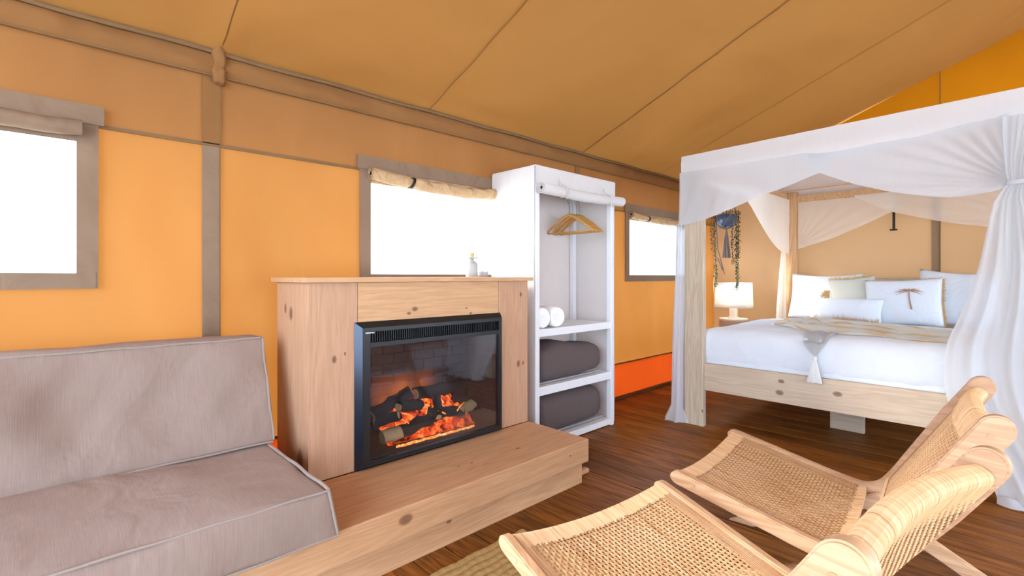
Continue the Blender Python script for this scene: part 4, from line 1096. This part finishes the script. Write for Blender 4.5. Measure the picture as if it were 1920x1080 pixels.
# ------------------------------------------------------------------ hanging plant
PX, PY, PZ = 5.2, 2.17, 1.74
pl = thing('hanging_plant', 'trailing string plant in a blue pot hung in a taupe macrame holder', 'plant', (PX, PY, PZ))
b = BM(); lathe(b, [(.03, -.085), (.065, -.07), (.095, -.03), (.102, .01), (.092, .05), (.085, .055), (.08, .045), (0, .04)], (PX, PY, PZ), 28); obj('pot', b, M['pot'], pl, smooth=True)
b = BM()
zc = roofz(PY)-.02
for k in range(4):
    a = PI/4+k*PI/2
    tube(b, [(PX, PY, zc), (PX+.04*math.cos(a), PY+.04*math.sin(a), PZ+.35), (PX+.10*math.cos(a), PY+.10*math.sin(a), PZ+.05), (PX+.106*math.cos(a+.3), PY+.106*math.sin(a+.3), PZ), (PX+.07*math.cos(a+.7), PY+.07*math.sin(a+.7), PZ-.075), (PX, PY, PZ-.10)], .006, 5)
    tube(b, [(PX+.10*math.cos(a), PY+.10*math.sin(a), PZ+.04), (PX+.107*math.cos(a-.4), PY+.107*math.sin(a-.4), PZ-.01), (PX+.07*math.cos(a-.8), PY+.07*math.sin(a-.8), PZ-.075), (PX, PY, PZ-.10)], .005, 5)
obj('macrame_hanger', b, M['macrame'], pl, smooth=True)
b = BM()
for i in range(60):
    a = random.uniform(0, 2*PI); r1 = .042*math.sqrt(random.random())
    tube(b, [(PX, PY, PZ-.10), (PX+math.cos(a)*r1*.4, PY+math.sin(a)*r1*.4, PZ-.18), (PX+math.cos(a)*r1, PY+math.sin(a)*r1, PZ-.40+.02*random.random())], .004, 4, False)
obj('tassel', b, M['macrame'], pl, smooth=True)
rx, ry = .693, -.72   # a horizontal direction across the pot
b = BM()
tube(b, [(PX-.11*rx, PY-.11*ry, PZ+.02), (PX-.09*rx, PY-.09*ry, PZ-.3), (PX-.02*rx, PY-.02*ry, PZ-.57)], .005, 5); tube(b, [(PX-.09*rx, PY-.09*ry, PZ-.40), (PX-.04*rx, PY-.04*ry, PZ-.53)], .007, 5); obj('loose_cord', b, M['macrame'], pl, smooth=True)
leafm = BM()
def strand(off, z1, dens, wid, wav):
    b = BM(); n = int((z1)/.012)
    for i in range(n*dens):
        z = PZ+.10-z1*random.random(); q = off+wav*math.sin((z)*7)+random.gauss(0, wid*.35); dpt = random.gauss(0, wid*.5)
        c = Vector((PX+q*rx-dpt*ry, PY+q*ry+dpt*rx, z)); s = random.choice((-1, 1)); L_ = .016
        d = Vector((rx*s, ry*s, -.9+.5*random.random())).normalized()*L_; w2 = Vector((-ry, rx, .2)).normalized()*.005+Vector((0, 0, .004))
        vs = [b.verts.new(p) for p in (c, c+d*.5+w2, c+d, c+d*.5-w2)]; b.faces.new(vs)
    tube(b, [(PX+(off+wav*math.sin((PZ+.10-z1*k/12)*7))*rx, PY+(off+wav*math.sin((PZ+.10-z1*k/12)*7))*ry, PZ+.10-z1*k/12) for k in range(13)], .002, 4)
    obj('trailing_stem', b, M['leaf'], pl)
strand(-.115, .80, 4, .016, .006); strand(-.15, .42, 2, .010, .004); strand(.105, .83, 6, .020, .006); strand(.125, .50, 5, .022, .003); strand(.065, .56, 3, .012, .006); strand(.0, .12, 12, .09, 0)

# ------------------------------------------------------------------ rattan lounge chairs
WD = .69
def prof():   # centre line of the side frame in (y, z)
    pts = [(.035, .402), (-.10, .371), (-.25, .335), (-.38, .304), (-.455, .289)]
    for k in range(1, 7):
        a = k/7; p0, p1, p2 = Vector((-.455, .289)), Vector((-.545, .268)), Vector((-.590, .345)); q = p0*(1-a)**2+p1*2*a*(1-a)+p2*a*a; pts.append((q.x, q.y))
    pts += [(-.590, .345), (-.66, .455), (-.73, .565), (-.80, .675), (-.868, .782)]
    return [Vector(p) for p in pts]
PR = prof()
def cum(P):
    d = [0]
    for a, c in zip(P, P[1:]): d.append(d[-1]+(c-a).length)
    return d
CD = cum(PR); LT = CD[-1]
def at(s):
    s = max(0, min(LT, s))
    for i in range(len(PR)-1):
        if s <= CD[i+1]:
            k = (s-CD[i])/(CD[i+1]-CD[i]); p = PR[i].lerp(PR[i+1], k); break
    return p
def nrm(s):
    t = (at(s+.02)-at(s-.02)).normalized(); return Vector((t.y, -t.x)), t    # normal points up / forward (towards the sitter)
def frame_side(bm, x0, x1):
    n = 70; top_, bot = [], []
    SS = [.0+.034*(1-math.cos(PI/2*k/9)) for k in range(9)]+[.034+(LT-.034-.042)*k/48 for k in range(49)]+[LT-.042*(1-math.sin(PI/2*k/9)) for k in range(1, 10)]
    for s in SS:
        p = at(s); N, T = nrm(s); h = .024+.014*max(0, min(1, (s-.70)/.3))
        e0 = min(1, s/.034); e1 = min(1, (LT-s)/.042); e = min(math.sqrt(max(0, 1-(1-e0)**2)), math.sqrt(max(0, 1-(1-e1)**2)))
        fr = -N   # outward
        e = max(e, .04); top_.append(p+N*h*e*-1); bot.append(p-N*h*e*-1)
    b = bmesh.new()
    L_ = [b.verts.new((x0, p.x, p.y)) for p in top_+bot[::-1][1:-1]]
    R_ = [b.verts.new((x1, p.x, p.y)) for p in top_+bot[::-1][1:-1]]
    m_ = len(L_)
    for i in range(m_): b.faces.new((L_[i], L_[(i+1) % m_], R_[(i+1) % m_], R_[i]))
    fa = b.faces.new(L_[::-1]); fb_ = b.faces.new(R_)
    bmesh.ops.recalc_face_normals(b, faces=b.faces[:])
    es = [e for e in b.edges if (fa in e.link_faces or fb_ in e.link_faces)]
    bmesh.ops.bevel(b, geom=es, offset=.004, segments=2, affect='EDGES')
    join(bm, b)
SG = .030
HW = WD/2-.033
def surf(s, x, lift=0):
    p = at(s); N, T = nrm(s); k = 1-(x/HW)**2
    sag = SG*k*(1.0+.35*max(0, (s-.7)/.4)); q = p+(N*-1)*(.010+lift-sag if True else 0)
    return Vector((x, q.x, q.y))
# normal orientation: -N must point to the sitter's side (up on the seat)
_N, _T = nrm(.2)
FLIP = 1 if (-_N).y > 0 else -1
def surf(s, x, lift=0):
    p = at(s); N, T = nrm(s); up = -N*FLIP; k = 1-(x/HW)**2
    m = 1.0 if s < .50 else (1.0-(s-.50)/.14 if s < .64 else -1.15*(s-.64)/(LT-.64))   # the seat dips, the back arches towards the sitter
    sag = SG*k*m; q = p+up*(.010+lift-sag)
    return Vector((x, q.x, q.y))
def ribbon(bm, pts, side, w_, crown):
    prev = None
    for i, p in enumerate(pts):
        sd = side(i)
        cur = [bm.verts.new(p-sd*w_/2), bm.verts.new(p+Vector(crown(i))), bm.verts.new(p+sd*w_/2)]
        if prev:
            bm.faces.new((prev[0], prev[1], cur[1], cur[0])); bm.faces.new((prev[1], prev[2], cur[2], cur[1]))
        prev = cur
def weave(bm, s0, s1, pitch=.0132, sw=.0037, dz=0):
    """open cane weave, paired strands both ways, between s0 and s1, with dense bound borders"""
    nx = int(2*HW/pitch); ns = int((s1-s0)/pitch); off = (2*HW-nx*pitch)/2; m0 = 3; 
    def updir(s): N, T = nrm(s); u = -N*FLIP; return Vector((0, u.x, u.y))
    def tdir(s): N, T = nrm(s); return Vector((0, T.x, T.y))
    for i in range(nx+1):
        xx = -HW+off+i*pitch
        for k in (-1, 1):
            x_ = xx+k*sw*.52
            if abs(x_) > HW: continue
            S = [s0+(s1-s0)*j/(ns*2) for j in range(ns*2+1)]
            pts = [surf(s, x_, dz+.0016*math.cos(PI*(j/2+i))) for j, s in enumerate(S)]
            ribbon(bm, pts, lambda j: Vector((1, 0, 0)), sw, lambda j: updir(S[j])*.0012)
    for j in range(ns+1):
        s = s0+(s1-s0)*j/ns
        for k in (-1, 1):
            s_ = s+k*sw*.52
            X_ = [-HW+2*HW*q/(nx*2) for q in range(nx*2+1)]
            pts = [surf(s_, x_, dz-.0016*math.cos(PI*(q/2+j))) for q, x_ in enumerate(X_)]
            ribbon(bm, pts, lambda q: tdir(s_), sw, lambda q: updir(s_)*.0012)
def combs(bm, s0, s1, edgew=.042, sw=.0041, e0=.055, e1=.03):
    """tightly bound strands along all four borders"""
    def updir(s): N, T = nrm(s); u = -N*FLIP; return Vector((0, u.x, u.y))
    def tdir(s): N, T = nrm(s); return Vector((0, T.x, T.y))
    n = int(2*HW/sw)
    for i in range(n):
        x_ = -HW+(i+.5)*sw; jl = random.uniform(-.004, .006)
        for (a, c) in ((s0, s0+e0+jl), (s1-e1-jl, s1)):
            if c-a < .01: continue
            S = [a+(c-a)*q/4 for q in range(5)]
            pts = [surf(s, x_, .0034+random.uniform(-.0003, .0003)) for s in S]
            ribbon(bm, pts, lambda j: Vector((1, 0, 0)), sw*.86, lambda j: updir(S[min(j, 4)])*.0022)
    n = int((s1-s0)/sw)
    for i in range(n):
        s = s0+(i+.5)*sw; jl = random.uniform(-.005, .003)
        for sg_ in (-1, 1):
            X_ = [sg_*(HW-(edgew+jl)*q/3) for q in range(4)]
            pts = [surf(s, x_, .0024) for x_ in X_]
            ribbon(bm, pts, lambda j: tdir(s), sw*.86, lambda j: updir(s)*.002)
def railbar(bm, s, r_, drop, n=24, wrapw=None):
    pts = []
    for i in range(n+1):
        x_ = -HW-.004+(2*HW+.008)*i/n; p = surf(s, max(-HW, min(HW, x_)), -drop); p.x = x_; pts.append(p)
    tube(bm, pts, r_, 12)
def legbar(bm, x0, x1, a, c, w0, w1):
    a, c = Vector(a), Vector(c); t = (c-a).normalized(); n2 = Vector((-t.y, t.x))
    b = bmesh.new(); P = [a+n2*w0/2, a-n2*w0/2, c-n2*w1/2, c+n2*w1/2]
    if c.y == 0:  # foot cut flat on the floor
        for k in (2, 3): P[k] = P[k]+t*(-(P[k].y)/t.y)
    A_ = [b.verts.new((x0, p.x, p.y)) for p in P]; B_ = [b.verts.new((x1, p.x, p.y)) for p in P]
    for i in range(4): b.faces.new((A_[i], A_[(i+1) % 4], B_[(i+1) % 4], B_[i]))
    b.faces.new(A_[::-1]); b.faces.new(B_); bmesh.ops.recalc_face_normals(b, faces=b.faces[:])
    bmesh.ops.bevel(b, geom=b.edges[:], offset=.004, segments=2, affect='EDGES'); join(bm, b)
def make_chair(loc, rz, label):
    ch = thing('lounge_chair', label, 'chair', loc, rz, 'rattan lounge chairs')
    for s in (-1, 1):
        xo, xi = s*WD/2, s*(WD/2-.030)
        b = BM(); frame_side(b, min(xo, xi), max(xo, xi)); f = obj('side_frame', b, M['chairwood'], ch, local=True, smooth=True, angle=35)
        for q, zo in ((.09, 0), (LT-.06, 0)):
            p = at(q); bb = BM(); tube(bb, [(xo-s*.002, p.x, p.y), (xo+s*.0025, p.x, p.y)], .008, 12); tube(bb, [(xi-s*.003, p.x, p.y), (xi+s*.002, p.x, p.y)], .008, 12)
            obj('plug', bb, M['chairwood'], f, local=True, smooth=True, angle=40)
        lx0, lx1 = sorted((s*(WD/2-.004), s*(WD/2-.030)))
        b = BM(); legbar(b, lx0, lx1, (-.43, .275), (-.93, 0), .055, .05); obj('leg', b, M['chairwood'], ch, local=True, smooth=True, angle=35)
        lx0, lx1 = sorted((s*(WD/2-.031), s*(WD/2-.055)))
        b = BM(); legbar(b, lx0, lx1, (-.56, .27), (-.03, 0), .05, .05); obj('leg', b, M['chairwood'], ch, local=True, smooth=True, angle=35)
    b = BM(); railbar(b, .030, .012, .012); obj('seat_rail', b, M['chairwood'], ch, local=True, smooth=True)
    b = BM(); railbar(b, .545, .012, .016); obj('seat_rail', b, M['chairwood'], ch, local=True, smooth=True)
    b = BM(); railbar(b, .66, .011, .016); obj('back_rail', b, M['chairwood'], ch, local=True, smooth=True)
    # crest: a broad curved board bound with cane over its edge
    S1 = LT-.080
    b = BM()
    def crest(u, v):
        x_ = -HW+2*HW*u; a = 2*PI*v; hs, hn = .034, .021
        ds = math.copysign(abs(math.cos(a))**.6, math.cos(a))*hs; dn = math.copysign(abs(math.sin(a))**.7, math.sin(a))*hn
        return surf(S1+ds*1.0, x_, -.016+dn)
    grid(b, crest, 40, 20); cr2 = obj('crest_rail', b, M['chairwood'], ch, local=True, smooth=True, angle=180)
    b = BM(); n = int(2*HW/.0042)
    for i in range(n):
        x_ = -HW+(i+.5)*.0042; jit = random.uniform(-.006, .006)
        pts = []
        for q in range(15):
            a = -PI*.62+PI*1.62*q/14
            ds = math.copysign(abs(math.cos(a))**.6, math.cos(a))*.037; dn = math.copysign(abs(math.sin(a))**.7, math.sin(a))*.0235
            if q == 0: ds -= .045+jit
            if q == 14: ds -= .035+jit
            pts.append(surf(S1+ds, x_, -.016+dn))
        def cv(j):
            a = -PI*.62+PI*1.62*min(j, 14)/14; u0 = surf(S1, x_, .01)-surf(S1, x_, 0); u0.normalize(); t0 = surf(S1+.01, x_, 0)-surf(S1, x_, 0); t0.normalize()
            return (u0*math.sin(a)+t0*math.cos(a))*.0022
        ribbon(b, pts, lambda j: Vector((1, 0, 0)), .0036, cv)
    obj('crest_binding', b, M['rattan'], ch, local=True, kind='stuff')
    b = BM(); weave(b, .030, .555); obj('woven_seat', b, M['rattan'], ch, local=True, kind='stuff')
    b = BM(); combs(b, .018, .560); obj('seat_binding', b, M['rattan'], ch, local=True, kind='stuff')
    b = BM(); weave(b, .650, LT-.105); weave(b, .650, LT-.105, dz=-.040); obj('woven_back', b, M['rattan'], ch, local=True, kind='stuff')
    b = BM(); combs(b, .645, LT-.105, e0=.02, e1=.02); obj('back_binding', b, M['rattan'], ch, local=True, kind='stuff')
    return ch
chB = make_chair((2.065, .925, 0), R(5), 'rattan lounge chair farther from the camera, between the near chair and the bed')
def copy_tree(o, parent=None):
    c = o.copy(); COL.objects.link(c)
    if parent: c.parent = parent
    for q in [k for k in bpy.data.objects if k.parent == o]: copy_tree(q, c)
    return c
chA = copy_tree(chB); chA.location = (1.28, .948, 0); chA.rotation_euler = (0, 0, R(-10))
chA['label'] = 'nearest rattan lounge chair, cut off by the bottom of the picture'

# jute rug
rg = thing('jute_rug', 'braided golden jute rug under the nearest rattan chair', 'rug', (.3, .6, .001))
for k in range(34):
    y = 1.565-.038*k
    b = BM()
    def br(u, v, y=y, k=k):
        x = -1.1+2.68*u; a = PI*v
        return (x, y+.0185*math.cos(a)+.003*math.sin(x*40+k), .002+.009*math.sin(a)*(1+.18*math.sin(x*150+k*2)))
    grid(b, br, 300 if k < 14 else 80, 5); obj('jute_braid', b, M['jute'], rg, smooth=True)
